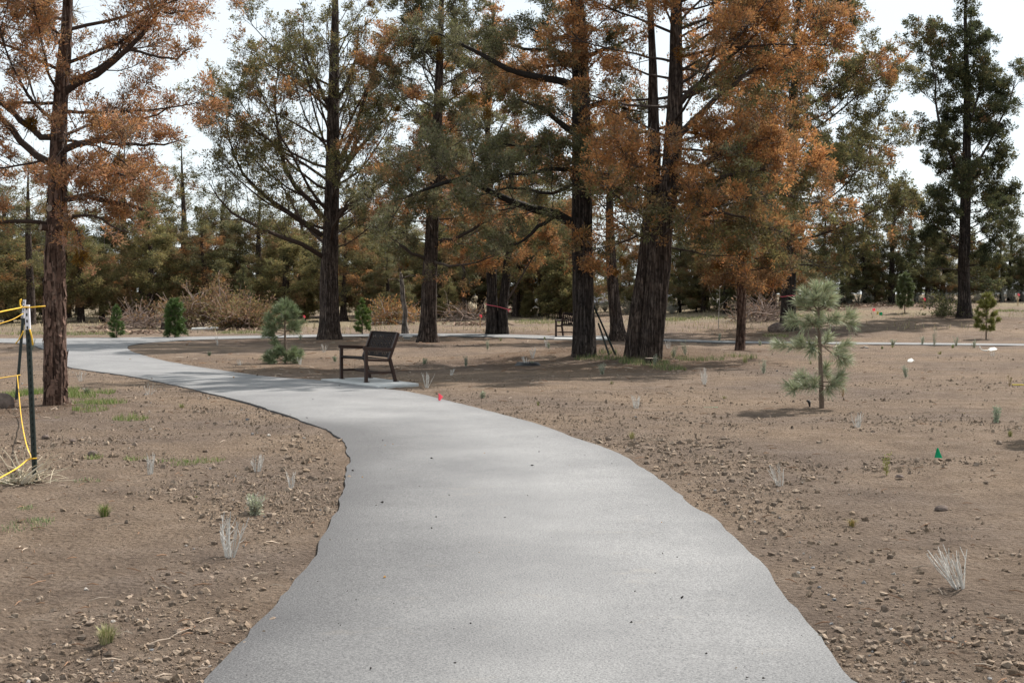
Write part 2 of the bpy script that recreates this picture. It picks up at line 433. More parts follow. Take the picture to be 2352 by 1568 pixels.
LE = [(465, 1568), (560, 1475), (640, 1380), (700, 1310), (748, 1240), (777, 1170), (797, 1100), (801, 1060), (788, 1018), (735, 985), (640, 950),
      (560, 925), (480, 905), (400, 887), (300, 866), (200, 852), (150, 842), (118, 818), (95, 801), (60, 792), (0, 788), (-300, 785)]
FE = [(-300, 778), (0, 778.3), (150, 777.8), (300, 776.5), (450, 775), (590, 773.2), (757, 771), (870, 770.8), (1000, 771), (1115, 772), (1280, 775),
      (1390, 776.5), (1500, 779), (1663, 783.5), (1764, 785.2), (2060, 788), (2352, 790.8), (2700, 795)]
NE = [(2700, 800), (2352, 795), (2060, 792.3), (1764, 789.7), (1663, 788), (1500, 783), (1390, 780.8), (1280, 779.5), (1115, 776.5), (1000, 775), (870, 774.6),
      (757, 775.4), (590, 778), (450, 781.5), (370, 786), (315, 791), (293, 798), (298, 806)]
RE = [(325, 816), (370, 828), (430, 840), (500, 851), (570, 861), (640, 869), (740, 876), (870, 893), (960, 906), (1050, 928), (1150, 954), (1230, 976),
      (1350, 1019), (1430, 1051), (1500, 1098), (1590, 1163), (1690, 1240), (1760, 1315), (1830, 1402), (1900, 1495), (1945, 1568)]
le = smooth_poly([flat(*p) for p in LE]); re_ = smooth_poly([flat(*p) for p in NE + RE])
fe = smooth_poly([flat(*p) for p in FE])
ext_r = np.array([[1.62, 4.6], [1.75, 3.0], [1.85, 0.0], [1.9, -6.0]]); ext_l = np.array([[-1.0, -6.0], [-1.05, 0.0], [-1.1, 3.0], [-1.2, 4.6]])
POLY = np.concatenate([ext_l, le, fe, re_, ext_r])
# small irregularities of a rolled edge
_s = np.cumsum(np.r_[0, np.linalg.norm(np.diff(POLY, axis=0), axis=1)])
_tot = _s[-1]; _u = np.concatenate([np.arange(0, _tot, 0.14)])
POLY = np.stack([np.interp(_u, _s, POLY[:, 0]), np.interp(_u, _s, POLY[:, 1])], 1)
_tan = nrm(np.gradient(POLY, axis=0)); _nor = np.stack([_tan[:, 1], -_tan[:, 0]], 1)
POLY = POLY + _nor * ((vnoise(_u * 1.7, _u * 0, s=5) - 0.5) * 0.05 + (vnoise(_u * 6, _u * 0, s=6) - 0.5) * 0.02)[:, None]

def sdist(P, poly):
    """signed distance to the polygon (exact within 2.5 m), negative inside"""
    P = np.asarray(P, float); A0 = poly; B0 = np.roll(poly, -1, 0); out = np.empty(len(P)); order = np.argsort(P[:, 1], kind='stable')
    lo0, hi0 = np.minimum(A0[:, 1], B0[:, 1]), np.maximum(A0[:, 1], B0[:, 1])
    for c in range(0, len(P), 1500):
        ix = order[c:c + 1500]; p = P[ix][:, None]; m = (hi0 > p[0, 0, 1] - 2.5) & (lo0 < p[-1, 0, 1] + 2.5); A, B = A0[m], B0[m]
        if len(A) == 0: out[ix] = 5.0; continue
        d = B - A; t = np.clip(((p - A) * d).sum(-1) / np.maximum((d * d).sum(-1), 1e-12), 0, 1)
        q = p - (A + t[..., None] * d); dd = np.sqrt((q * q).sum(-1).min(1))
        cond = (A[None, :, 1] > p[..., 1]) != (B[None, :, 1] > p[..., 1])
        xi = A[:, 0] + (p[..., 1] - A[:, 1]) * d[:, 0] / np.where(d[:, 1] == 0, 1e-12, d[:, 1])
        out[ix] = np.where((cond & (p[..., 0] < xi)).sum(1) % 2 == 1, -dd, dd)
    return out

# pads (concrete) in ground coordinates
b_c = (flat(780, 875.5) + flat(847, 884) + flat(908, 882.3) + flat(839, 873.5)) / 4
PAD1 = np.array([flat(737, 875.8), flat(868, 893.2), flat(962, 886.0), flat(850, 871.3)])
PAD2 = np.array([flat(1272, 780.0), flat(1395, 781.5), flat(1392, 774.5), flat(1280, 774.0)])
COARSE = POLY[::2]

def ground_z(x, y, sd=None, sdp=None):
    z = terr(x, y)
    z = z + (fbm(x * 0.35, y * 0.35, s=11) - 0.5) * 0.10 * sstep((y - 8) / 8)
    z = z + (fbm(x * 1.6, y * 1.6, s=12) - 0.5) * 0.05
    rough = 0.25 + 0.75 * sstep((fbm(x * 0.55, y * 0.8, s=21) - 0.40) / 0.18)
    z = z + (fbm(x * 6, y * 6, s=13, o=2) - 0.5) * 0.075 * rough * sstep(1.25 - y / 16)
    if sd is not None:
        zp = terr(x, y) + 0.012
        near = sstep(1 - sd / 0.9)
        z = z * (1 - near) + (zp - 0.012 + (z - terr(x, y)) * 0.55) * near
        edge = sd + 0.03 + (vnoise(x * 2.2, y * 2.2, s=31) - 0.5) * 0.08
        z = np.where(edge < 0.0, zp - 0.01 - np.clip(-edge / 0.12, 0, 1) * 0.10, z)
    return z

def build_ground():
    nx, ny = 340, 380
    ys = np.concatenate([[-60, -25, -12, -6, -2, 1.5], 3.2 * (135 / 3.2) ** (np.arange(ny) / (ny - 1.0)), [160, 220, 350, 600, 1200]])
    s_ = np.linspace(-1, 1, nx); s_ = np.concatenate([[-60, -14, -5, -2.5, -1.6, -1.2], s_, [1.2, 1.6, 2.5, 5, 14, 60]])
    wd = 0.44 * np.clip(ys, 4, 200) + 1.2
    X = s_[None] * wd[:, None]; Y = np.repeat(ys[:, None], len(s_), 1)
    x, y = X.ravel(), Y.ravel()
    P = np.stack([x, y], 1); sd = np.full(len(x), 50.0)
    nearm = (np.abs(x) < 30) & (y > -8) & (y < 60)
    sd[nearm] = sdist(P[nearm], COARSE)
    for pad in (PAD1, PAD2):
        m = (np.abs(x - pad[:, 0].mean()) < 4) & (np.abs(y - pad[:, 1].mean()) < 5)
        sd[m] = np.minimum(sd[m], sdist(P[m], pad))
    z = ground_z(x, y, sd)
    far = (np.abs(x) > 80) | (y > 150) | (y < -5)
    z = np.where(far, np.where(sd > 1, terr(x, y), z), z)
    # duff under the trees, dry grass farther back
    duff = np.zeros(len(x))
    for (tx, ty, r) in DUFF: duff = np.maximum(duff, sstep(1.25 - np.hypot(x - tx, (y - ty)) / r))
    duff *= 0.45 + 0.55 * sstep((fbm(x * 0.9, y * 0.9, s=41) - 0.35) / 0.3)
    dry = sstep((y - 52) / 14) * sstep((fbm(x * 0.25, y * 0.25, s=42) - 0.36) / 0.2) * 0.9
    n, mcol = len(ys), len(s_)
    i = (np.arange(n - 1)[:, None] * mcol + np.arange(mcol - 1)[None]).ravel()
    Q = np.stack([i, i + 1, i + mcol + 1, i + mcol], 1)
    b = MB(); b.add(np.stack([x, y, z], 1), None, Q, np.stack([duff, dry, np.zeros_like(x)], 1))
    return tag(b.build('ground', M['soil'], smooth=True), 'bare tan soil with patches of clods and dust', kind='structure')

def build_path():
    import bmesh
    bm = bmesh.new()
    vs = [bm.verts.new((p[0], p[1], 0.0)) for p in POLY]
    es = [bm.edges.new((vs[i], vs[(i + 1) % len(vs)])) for i in range(len(vs))]
    bmesh.ops.triangle_fill(bm, use_beauty=True, use_dissolve=False, edges=es)
    for _ in range(5):
        long = [e for e in bm.edges if e.calc_length() > 0.55 and not e.is_boundary]
        if not long: break
        bmesh.ops.subdivide_edges(bm, edges=long, cuts=1, use_grid_fill=False)
        bmesh.ops.triangulate(bm, faces=bm.faces[:])
    bm.verts.ensure_lookup_table()
    co = np.array([v.co[:] for v in bm.verts]); T = np.array([[v.index for v in f.verts] for f in bm.faces])
    bnd = [(e.verts[0].index, e.verts[1].index) for e in bm.edges if e.is_boundary]
    bm.free()
    a, b_, c = co[T[:, 0]], co[T[:, 1]], co[T[:, 2]]
    flip = np.cross(b_ - a, c - a)[:, 2] < 0
    T[flip] = T[flip][:, ::-1]
    x, y = co[:, 0], co[:, 1]
    sd = -sdist(co[:, :2], COARSE)
    onb = np.zeros(len(co), bool); onb[[i for e in bnd for i in e]] = True
    z = terr(x, y) + 0.022 + 0.008 * np.minimum(sd, 1.0)
    left = le[:, :]                                           # the inside of the curve kept its dark binder
    dl = np.array([np.hypot(*(left[le[:, 1] < 16] - p).T).min() for p in co[:, :2]])
    dark = np.clip(1.0 - dl / 1.5, 0, 1) ** 1.1 * 1.0 + 0.28 * np.clip(1 - sd / 0.35, 0, 1)
    dark = np.clip(dark * (0.6 + 0.8 * fbm(x * 1.3, y * 0.8, s=51)), 0, 1)
    mb = MB(); mb.add(np.stack([x, y, z], 1), T, None, np.stack([dark] * 3, 1))
    lo = np.stack([x, y, z - 0.09], 1)
    for (i, j) in bnd:
        mb.add([[*co[i, :2], z[i]], [*co[j, :2], z[j]], lo[j], lo[i]], None, [[0, 1, 2, 3]], (0.9, 0.9, 0.9))
    return tag(mb.build('asphalt_path', M['asphalt'], smooth=False), 'grey asphalt footpath winding from the foreground to the far bend', kind='structure')

def build_pad(poly, name, label, joint):
    mb = MB(); n = len(poly)
    c = poly.mean(0)
    z0 = 0.046
    top = np.c_[c + (poly - c) * 0.985, np.full(n, z0)]; mid = np.c_[poly, np.full(n, z0 - 0.012)]; bot = np.c_[poly, np.full(n, -0.08)]
    mb.add(np.concatenate([top, mid, bot]), None, [[0, 1, 2, 3]] + [[i + n * k, (i + 1) % n + n * k, (i + 1) % n + n * (k + 1), i + n * (k + 1)] for i in range(n) for k in (0, 1)])
    return tag(mb.build(name, M['concrete']), label, kind='structure')

# tree positions (u, v of the base) are needed first for the duff under the crowns
TREES = {}
for k, uv in dict(left=(128, 930), fan=(755, 781), mix=(983, 787), double=(1146, 768), dark=(1341, 815), twin=(1490, 820), slim=(1415, 783),
                  small=(1700, 806), ribbon=(1812, 760), right=(2215, 731)).items():
    TREES[k] = at(*uv)
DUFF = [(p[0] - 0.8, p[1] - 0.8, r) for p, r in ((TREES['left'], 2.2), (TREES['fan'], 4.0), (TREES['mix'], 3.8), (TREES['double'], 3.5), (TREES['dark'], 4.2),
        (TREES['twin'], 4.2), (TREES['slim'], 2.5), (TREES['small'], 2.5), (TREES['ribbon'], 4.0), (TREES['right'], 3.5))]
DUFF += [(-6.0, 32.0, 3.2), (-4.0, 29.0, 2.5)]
build_ground()
build_path()
build_pad(PAD1, 'bench_pad', 'pale concrete pad under the near bench', 0)
build_pad(PAD2, 'bench_pad', 'pale concrete pad under the far bench', 0)
# ------------------------------------------------------------------ junipers
GREEN = np.array([0.120, 0.116, 0.052]); SAGEG = np.array([0.158, 0.152, 0.088]); DKGREEN = np.array([0.066, 0.074, 0.038])
OLIVE = np.array([0.185, 0.155, 0.066]); RUST = np.array([0.390, 0.195, 0.078]); BROWN = np.array([0.235, 0.140, 0.072]); PINKR = np.array([0.37, 0.200, 0.108])
GOLD = np.array([0.17, 0.090, 0.018])

def polyline(P, n):
    P = np.asarray(P, float); s = np.r_[0, np.cumsum(np.linalg.norm(np.diff(P, axis=0), axis=1))]
    Q = smooth_poly(P, 6) if len(P) > 2 else P
    s = np.r_[0, np.cumsum(np.linalg.norm(np.diff(Q, axis=0), axis=1))]
    t = np.linspace(0, s[-1], n)
    return np.stack([np.interp(t, s, Q[:, k]) for k in range(Q.shape[1])], 1)

def trunk_mesh(mb, pts, rng, S=26, K=34, flute=0.09, flare=0.35, rag=0.06):
    """pts: (x, y, z, r) from base to top; a furrowed, fluted, slightly flared stem"""
    P = polyline(pts, K); r = P[:, 3]; P3 = P[:, :3]
    T = nrm(np.gradient(P3, axis=0)); A = nrm(np.cross(T, [0.02, 1, 0.0])); B = np.cross(T, A)
    ang = np.arange(S) * 2 * math.pi / S; z = P3[:, 2:3] - P3[0, 2]
    ph = rng.uniform(0, 6.28, 4)
    f = 1 + flute * (np.sin(3 * ang + ph[0] + z * 0.25) * 0.6 + np.sin(5 * ang + ph[1] - z * 0.3) * 0.5) * (0.5 + 0.8 * np.exp(-z / 1.2))
    lobes = np.maximum(0, np.sin(2.5 * ang + ph[2])) ** 2 * 0.9 + 0.35
    f = f + flare * lobes * np.exp(-z / 0.32)
    f = f + rag * (vnoise(ang[None] * 5 + z * 0, z * 1.6 + ang[None] * 0, s=int(ph[3] * 100)) - 0.5) * 2 + rag * 0.8 * (vnoise(ang[None] * 9 + z * 0, z * 5 + ang[None] * 0, s=3) - 0.5)
    R = r[:, None] * f
    V = P3[:, None] + R[..., None] * (A[:, None] * np.cos(ang)[None, :, None] + B[:, None] * np.sin(ang)[None, :, None])
    i = np.arange(K - 1)[:, None] * S + np.arange(S)[None]; j = np.arange(K - 1)[:, None] * S + (np.arange(S) + 1)[None] % S
    mb.add(V, None, np.stack([j, i, i + S, j + S], -1).reshape(-1, 4))

def branch_curves(p0, d0, Ln, K, up, wig, rng):
    """(N,3) starts, (N,3) directions, (N,) lengths -> (N,K,3) wandering curves that bend by `up` per unit of t"""
    n = len(p0); P = np.zeros((n, K, 3)); P[:, 0] = p0; d = nrm(d0).copy()
    up = np.broadcast_to(np.asarray(up, float), (n,))
    for k in range(1, K):
        d = d + rng.normal(0, wig, (n, 3)); d[:, 2] += up / (K - 1); d = nrm(d)
        P[:, k] = P[:, k - 1] + d * (Ln / (K - 1))[:, None]
    return P

def sample_on(P, t):
    """P (N,K,3), idx implicit rows, t (N,) in 0..1 -> points, tangents"""
    K = P.shape[1]; f = np.clip(t, 0, 0.9999) * (K - 1); k = f.astype(int); w_ = (f - k)[:, None]; r = np.arange(len(P))
    a, b = P[r, k], P[r, k + 1]
    return a * (1 - w_) + b * w_, nrm(b - a)

def blades(mb, anchors, dirs, nb, rp, bl, bw, col, rng, cj=0.16, spread=0.9, core=0.0):
    """nb scale-leaf sprays round every anchor; a share `core` of them wide and close in, the rest fine and outward"""
    n = len(anchors)
    if n == 0: return
    a = np.repeat(anchors, nb, 0); d = np.repeat(dirs, nb, 0); c = np.repeat(col, nb, 0); m = n * nb
    ic = rng.random(m) < core
    off = rng.normal(0, 1, (m, 3)) * rp * np.where(ic, .6, 1.0)[:, None]; off = off + d * rng.uniform(-1.2, .8, (m, 1)) * rp; off[:, 2] *= 0.85
    p = a + off
    dd = nrm(d * 0.6 + nrm(off) * 0.7 + rng.normal(0, spread * 0.45, (m, 3)) + np.array([0, 0, 0.15]))
    s = nrm(np.cross(dd, rng.normal(0, 1, (m, 3))))
    ln = (bl * rng.uniform(0.6, 1.4, m) * np.where(ic, 1.15, 1))[:, None]; wd = (bw * rng.uniform(0.6, 1.4, m) * np.where(ic, 2.2, 1))[:, None]
    k2 = rng.uniform(0.55, 0.95, m)[:, None]
    V = np.stack([p, p + dd * ln + s * wd * 0.5, p + dd * ln * k2 - s * wd * 0.6], 1).reshape(-1, 3)
    cc = np.clip(c * (1 + rng.normal(0, cj, (m, 1))) * (1 + rng.normal(0, 0.05, (m, 3))), 0.005, 0.8)
    mb.add(V, np.arange(m * 3).reshape(-1, 3), None, np.repeat(cc, 3, 0))

def grow(seed, trunk, prof, n_limb, z0, z1, elev=(5, 45), up=(0.3, 0.6), hero=(), rust=0.3, greens=(GREEN, SAGEG, OLIVE), rusts=(RUST, BROWN), asym=(0, 0), d2=5.0, d3=8.0,
         nb=13, bl=0.11, bw=0.042, rp=0.075, bare=0.30, dead=0.35, dead_low=0.0, fol=1.0, l2=(0.18, 0.42), puff=1, S1=7, rust_fn=None, cscale=0.6, tcol=(0.060, 0.046, 0.038), az_bias=None, minl=0.4,
         band=None, thin=0.0, target=60000, core=0.2, twig=3, tlen=1.0, twd=0.010):
    """one juniper in its own coordinates. Returns MBs: branches, crown"""
    rng = np.random.default_rng(seed); tr = np.asarray(trunk, float); br, cr = MB(), MB()
    H = tr[-1, 2]
    tp = polyline(tr, 60)
    tx = lambda z: np.stack([np.interp(z, tp[:, 2], tp[:, k]) for k in (0, 1)] + [z], -1)
    trad = lambda z: np.interp(z, tp[:, 2], tp[:, 3])
    hz = np.array([q[0] for q in prof]); hr = np.array([q[1] for q in prof])
    env = lambda z, phi: np.interp(z, hz, hr) * (1 + asym[0] * np.cos(phi - asym[1]))
    # --- limbs
    zs = z0 + (z1 - z0) * (np.arange(n_limb) + rng.uniform(-0.4, 0.4, n_limb)) / max(n_limb - 1, 1); zs = np.clip(zs, z0 * 0.95, H * 0.985)
    phi = (np.arange(n_limb) * 2.399963 + rng.uniform(-0.5, 0.5, n_limb))
    if az_bias: phi = np.where(rng.random(n_limb) < az_bias[1], az_bias[0] + rng.normal(0, 0.7, n_limb), phi)
    fr = (zs - z0) / max(z1 - z0, 1e-3)
    e = np.radians(elev[0] + (elev[1] - elev[0]) * fr + rng.normal(0, 8, n_limb)); upv = up[0] + (up[1] - up[0]) * fr + rng.normal(0, 0.15, n_limb)
    em = np.clip(e + upv * 0.35, -0.5, 1.35)
    Ln = np.full(n_limb, 1.0)
    for _ in range(4): Ln = np.clip(env(np.minimum(zs + Ln * np.sin(em), H * 1.02), phi) / np.maximum(np.cos(em), 0.25), minl, 7.0)
    Ln *= rng.uniform(0.72, 1.08, n_limb)
    d0 = np.stack([np.cos(phi) * np.cos(e), np.sin(phi) * np.cos(e), np.sin(e)], 1)
    P1 = branch_curves(tx(zs), d0, Ln, 9, upv, 0.085, rng)
    r1 = np.clip(0.007 + 0.0095 * Ln, 0.009, 0.42 * trad(zs))
    R1 = r1[:, None] * (np.linspace(1, 0.22, 9) ** 1.0)[None]
    if len(hero):
        hp = np.stack([polyline(np.asarray(h, float)[:, :3], 9) for h in hero]); hrr = np.stack([np.interp(np.linspace(0, 1, 9), np.linspace(0, 1, len(h)), np.asarray(h, float)[:, 3]) for h in hero])
        hp[:, 1:-1] += rng.normal(0, 0.02, hp[:, 1:-1].shape)
        P1 = np.concatenate([P1, hp]); R1 = np.concatenate([R1, hrr]); Ln = np.concatenate([Ln, np.linalg.norm(np.diff(hp, axis=1), axis=2).sum(1)])
    tcol = np.array(tcol); n1 = len(P1)
    br.tubes(P1, R1, S1, tcol[None] * rng.uniform(0.75, 1.25, (n1, 1)))
    # --- branchlets
    c2 = np.maximum(2, np.round(Ln * d2 * rng.uniform(0.8, 1.2, n1))).astype(int); o2 = np.repeat(np.arange(n1), c2); n2 = len(o2)
    t2 = rng.uniform(0.12, 1.0, n2) ** 0.8; t2 = np.where(rng.random(n2) < .16, rng.uniform(.86, 1.0, n2), t2)
    p2, g2 = sample_on(P1[o2], t2)
    side = nrm(np.cross(g2, rng.normal(0, 1, (n2, 3))))
    dd = nrm(g2 * rng.uniform(0.35, 1.0, (n2, 1)) + side * rng.uniform(0.5, 1.1, (n2, 1)) + np.array([0, 0, 0.22]))
    l2v = np.clip(Ln[o2] * rng.uniform(l2[0], l2[1], n2) * (1.15 - 0.6 * t2), 0.18, 1.6)
    P2 = branch_curves(p2, dd, l2v, 5, 0.25, 0.13, rng)
    r2 = np.clip(0.004 + 0.007 * l2v, 0.004, 0.02)
    # --- twigs
    c3 = np.maximum(1, np.round(l2v * d3 * rng.uniform(0.7, 1.3, n2))).astype(int); o3 = np.repeat(np.arange(n2), c3); n3 = len(o3)
    t3 = rng.uniform(0.0, 1.0, n3) ** 0.6 * 0.66 + 0.34
    p3, g3 = sample_on(P2[o3], t3)
    side = nrm(np.cross(g3, rng.normal(0, 1, (n3, 3))))
    d3v = nrm(g3 * rng.uniform(0.3, 1.0, (n3, 1)) + side * 0.9 + np.array([0, 0, 0.2]))
    l3 = np.clip(l2v[o3] * rng.uniform(0.18, 0.48, n3), 0.07, 0.34)
    P3 = branch_curves(p3, d3v, l3, 3, 0.2, 0.15, rng)
    # --- which twigs carry foliage: the outer part of the crown, in patches
    tip = P3[:, -1]; ax = tx(np.clip(tip[:, 2], 0, H)); rad = np.hypot(tip[:, 0] - ax[:, 0], tip[:, 1] - ax[:, 1])
    ph3 = np.arctan2(tip[:, 1] - ax[:, 1], tip[:, 0] - ax[:, 0]); rho = rad / np.maximum(env(tip[:, 2], ph3), 0.15)
    patch = fbm(tip[:, 0] * 2.8, tip[:, 1] * 2.8, tip[:, 2] * 2.8, s=seed, o=2)
    live = (rho > bare * (0.6 + 0.8 * patch)) & (rng.random(n3) < fol) & (t2[o3] > 0.18)
    if thin: live &= patch > thin
    if dead_low: live &= ~((tip[:, 2] < dead_low) & (rng.random(n3) < 0.75))
    keep2 = np.zeros(n2, bool); keep2[o3[live]] = True
    dead2 = ~keep2 & (rng.random(n2) < dead)
    k2 = keep2 | dead2
    grey = np.array([0.27, 0.245, 0.225])
    c2v = np.where(dead2[:, None], grey * rng.uniform(0.5, 1.2, (n2, 1)), tcol * rng.uniform(0.7, 1.5, (n2, 1)))
    br.tubes(P2[k2], (r2[:, None] * np.linspace(1, 0.35, 5)[None])[k2], 4, c2v[k2])
    d3m = ~live & k2[o3] & (rng.random(n3) < dead)
    br.tubes(P3[d3m][:, [0, 2]], np.broadcast_to(np.array([0.006, 0.002]), (d3m.sum(), 2)), 3, grey * rng.uniform(0.45, 1.35, (d3m.sum(), 1)))
    lm = live & (rng.random(n3) < 0.7)
    br.tubes(P3[lm][:, [0, 2]], np.broadcast_to(np.array([0.005, 0.002]), (lm.sum(), 2)), 3, tcol * rng.uniform(0.8, 1.8, (lm.sum(), 1)))
    # --- foliage
    A = [P3[live][:, -1]]; D = [nrm(P3[live][:, -1] - P3[live][:, 0])]
    if puff > 1: A.append(P3[live][:, 1]); D.append(D[0])
    A = np.concatenate(A); D = np.concatenate(D)
    q = A * cscale; f = fbm(q[:, 0], q[:, 1], q[:, 2], s=seed + 77, o=2)
    f = np.clip((f - 0.5) * 2.2 + 0.5, 0, 1)
    rr = rust if rust_fn is None else rust_fn(A)
    isr = np.clip((rr - f - rng.normal(0, 0.10, len(f))) / 0.22 + 0.5, 0, 1)          # browning grades from branch to branch
    gi = rng.integers(0, len(greens), len(A)); ri = rng.integers(0, len(rusts), len(A))
    lo = fbm(q[:, 0] * 2.1, q[:, 1] * 2.1, q[:, 2] * 2.1, s=seed + 5, o=2)[:, None]
    col = (np.array(rusts)[ri] * isr[:, None] + np.array(greens)[gi] * (1 - isr[:, None])) * (0.60 + 0.8 * lo)
    # fine bare twiglets: the brown-grey mesh that shows through the foliage
    tw = np.repeat(np.nonzero(k2[o3])[0], twig); nt_ = len(tw)
    b3, g3b = sample_on(P3[tw], rng.uniform(0, 1, nt_)); dt = nrm(g3b * .8 + rng.normal(0, .55, (nt_, 3)) + np.array([0, 0, .1])); lt = rng.uniform(.10, .34, (nt_, 1)) * tlen
    sd_ = nrm(np.cross(dt, rng.normal(0, 1, (nt_, 3)))) * twd
    ct = np.where(rng.random((nt_, 1)) < dead * .45, grey * rng.uniform(.5, 1.4, (nt_, 1)), tcol * rng.uniform(.6, 1.8, (nt_, 1)))
    br.add(np.stack([b3 + sd_ * .5, b3 - sd_ * .5, b3 + dt * lt], 1).reshape(-1, 3), np.arange(nt_ * 3).reshape(-1, 3), None, np.repeat(ct, 3, 0))
    nb = int(np.clip(round(target / max(len(A), 1)), 6, 48))
    blades(cr, A, D, nb, rp, bl, bw, col, rng, core=core)
    return br, cr, tp

def clump(mb, c, r, rng, col, n=260, bl=0.05, bw=0.012):
    """a hanging mistletoe-like mat"""
    d = nrm(rng.normal(0, 1, (n, 3))); a = np.asarray(c) + d * (r * rng.uniform(0.2, 1, (n, 1)) * np.array([1, 1, 1.25]))
    blades(mb, a, nrm(d + np.array([0, 0, -0.4])), 3, 0.02, bl, bw, np.asarray(col)[None] * rng.uniform(0.6, 1.3, (n, 1)), rng)

def tree_at(base, name='juniper_tree'):
    return empty(name, base)

def px_local(base, pts):
    """(u, v, [dy], r) rows seen at the tree's own distance -> local (x, y, z, r)"""
    out = []
    for q in pts:
        u, v, dy, r = q
        p = pt(u, v, base[1] + dy); out.append((p[0] - base[0], dy, p[2] - base[2], r))
    return out

def juniper(key, label, trunk_px, top, bark, seed, extra_trunks=(), mist=(), mcol=GOLD, flute=0.09, flare=0.35, rag=0.06, **kw):
    base = TREES[key]; root = tree_at(base); rng = np.random.default_rng(seed + 999)
    tr = px_local(base, trunk_px); tr[0] = (tr[0][0], 0.0, -0.12, tr[0][3])
    tr = tr + list(top)
    tb = MB(); trunk_mesh(tb, tr, rng, flute=flute, flare=flare, rag=rag); tb.build('trunk', M[bark], root, smooth=True)
    for ex in extra_trunks:
        e = px_local(base, ex[0]); e[0] = (e[0][0], e[0][1], -0.12, e[0][3]); e = e + list(ex[1])
        tb = MB(); trunk_mesh(tb, e, rng, flute=flute, flare=flare, rag=rag); tb.build('trunk', M[bark], root, smooth=True)
    hero = [px_local(base, h) for h in kw.pop('hero_px', [])]
    br, cr, _ = grow(seed, tr, hero=hero, **kw)
    br.build('branches', M['twig'], root, smooth=True)
    cr.build('crown', M['foliage'], root)
    for (u, v, dy, r) in mist:
        p = pt(u, v, base[1] + dy) - base; mb = MB(); clump(mb, p, r * .8, rng, mcol); tag(mb.build('mistletoe_clump', M['foliage'], root), kind='stuff')
    tag(root, label, 'tree', 'old junipers around the path')
    return root

# near red juniper on the left
rf = juniper('left', 'rust-red juniper with shaggy red bark standing beside the rope posts', [(127, 932, 0, .165), (128, 860, 0, .155), (125, 700, 0, .15), (130, 520, 0, .135), (133, 400, 0, .125), (138, 250, 0, .105), (150, 100, 0, .085), (156, 0, 0, .07)],
    [(0.25, 0.1, 7.3, .05), (0.2, 0.1, 8.8, .02), (0.2, 0.1, 9.3, .008)], 'bark_red', 11, flare=0.22, flute=0.06, rag=0.10,
    target=125000, twig=4, twd=0.006, prof=[(2.4, 1.2), (3.3, 1.9), (4.3, 2.05), (6.0, 2.2), (7.3, 1.6), (9.3, 0.25)], n_limb=42, z0=3.0, z1=9.0, elev=(2, 42), up=(0.15, 0.4),
    rust=0.86, rusts=(RUST, PINKR, BROWN, PINKR), greens=(OLIVE, BROWN), nb=9, bl=0.050, bw=0.0125, rp=0.042, d2=6.5, d3=11, bare=0.2, dead=0.9, puff=2, tcol=(0.050, 0.034, 0.027), thin=0.36,
    hero_px=[[(145, 215, 0, .052), (205, 178, -.1, .048), (250, 150, -.1, .044), (300, 100, -.15, .036), (338, 66, -.2, .03), (378, 18, -.2, .022), (410, -30, -.2, .012)],
             [(300, 115, -.15, .022), (350, 128, -.2, .02), (395, 135, -.3, .016), (440, 112, -.3, .008)],
             [(145, 345, 0, .055), (207, 327, .2, .045), (275, 303, .3, .036), (330, 275, .4, .02), (390, 245, .5, .008)],
             [(235, 326, .25, .026), (300, 330, .3, .024), (360, 330, .4, .018), (420, 320, .4, .007)],
             [(122, 315, 0, .05), (90, 305, -.1, .045), (57, 281, -.1, .042), (0, 238, -.2, .036), (-60, 200, -.2, .02)],
             [(112, 372, 0, .055), (62, 335, .2, .05), (0, 266, .3, .04), (-60, 190, .4, .025)],
             [(112, 516, 0, .034), (60, 512, -.2, .028), (0, 506, -.3, .026), (-80, 500, -.3, .02)],
             [(142, 457, 0, .045), (185, 451, -.2, .04), (225, 455, -.3, .036), (262, 470, -.3, .034), (326, 481, -.4, .028)],
             [(148, 505, 0, .024), (200, 493, -.4, .02), (250, 515, -.5, .017), (300, 535, -.6, .006)],
             [(150, 516, 0, .024), (178, 528, -.3, .02), (190, 560, -.4, .016), (188, 600, -.5, .008)],
             [(148, 370, 0, .03), (180, 395, -.5, .025), (240, 395, -.8, .018), (330, 420, -1.0, .006)]],
    mist=[(72, 285, -.1, .10), (185, 590, -.45, .12), (272, 640 - 270, -.3, .06)])
# shaggy strips of bark and the sawn-off limb stubs of the near juniper
rng = np.random.default_rng(5)
tpts = polyline([(x, y, z, r) for x, y, z, r in px_local(TREES['left'], [(127, 932, 0, .165), (128, 860, 0, .155), (125, 700, 0, .15), (130, 520, 0, .135), (133, 400, 0, .125), (138, 250, 0, .105)])], 60)
sb = MB()
for k in range(420):
    zz = rng.uniform(0.1, 3.6); c = np.array([np.interp(zz, tpts[:, 2], tpts[:, j]) for j in range(4)]); a = rng.uniform(0, 6.28)
    n_ = np.array([math.cos(a), math.sin(a), 0]); t_ = np.array([-math.sin(a), math.cos(a), 0]); r = c[3] * 1.03; hgt = rng.uniform(0.05, 0.22); wd = rng.uniform(0.012, 0.035); lift = rng.uniform(0.004, 0.03)
    o = np.array([c[0], c[1], zz]); up_ = np.array([0, 0, 1])
    s0 = 1 if rng.random() < 0.6 else -1
    V = [o + n_ * (r - .004) + t_ * wd, o + n_ * (r - .004) - t_ * wd, o + n_ * (r + lift * .35) + t_ * wd - up_ * s0 * hgt * .6, o + n_ * (r + lift * .35) - t_ * wd - up_ * s0 * hgt * .6,
         o + n_ * (r + lift) + t_ * wd * .7 - up_ * s0 * hgt, o + n_ * (r + lift) - t_ * wd * .6 - up_ * s0 * hgt]
    b_ = rng.uniform(0.6, 1.5)
    sb.add(V, None, [[0, 1, 3, 2], [2, 3, 5, 4]], np.array([0.115, 0.07, 0.053]) * b_)
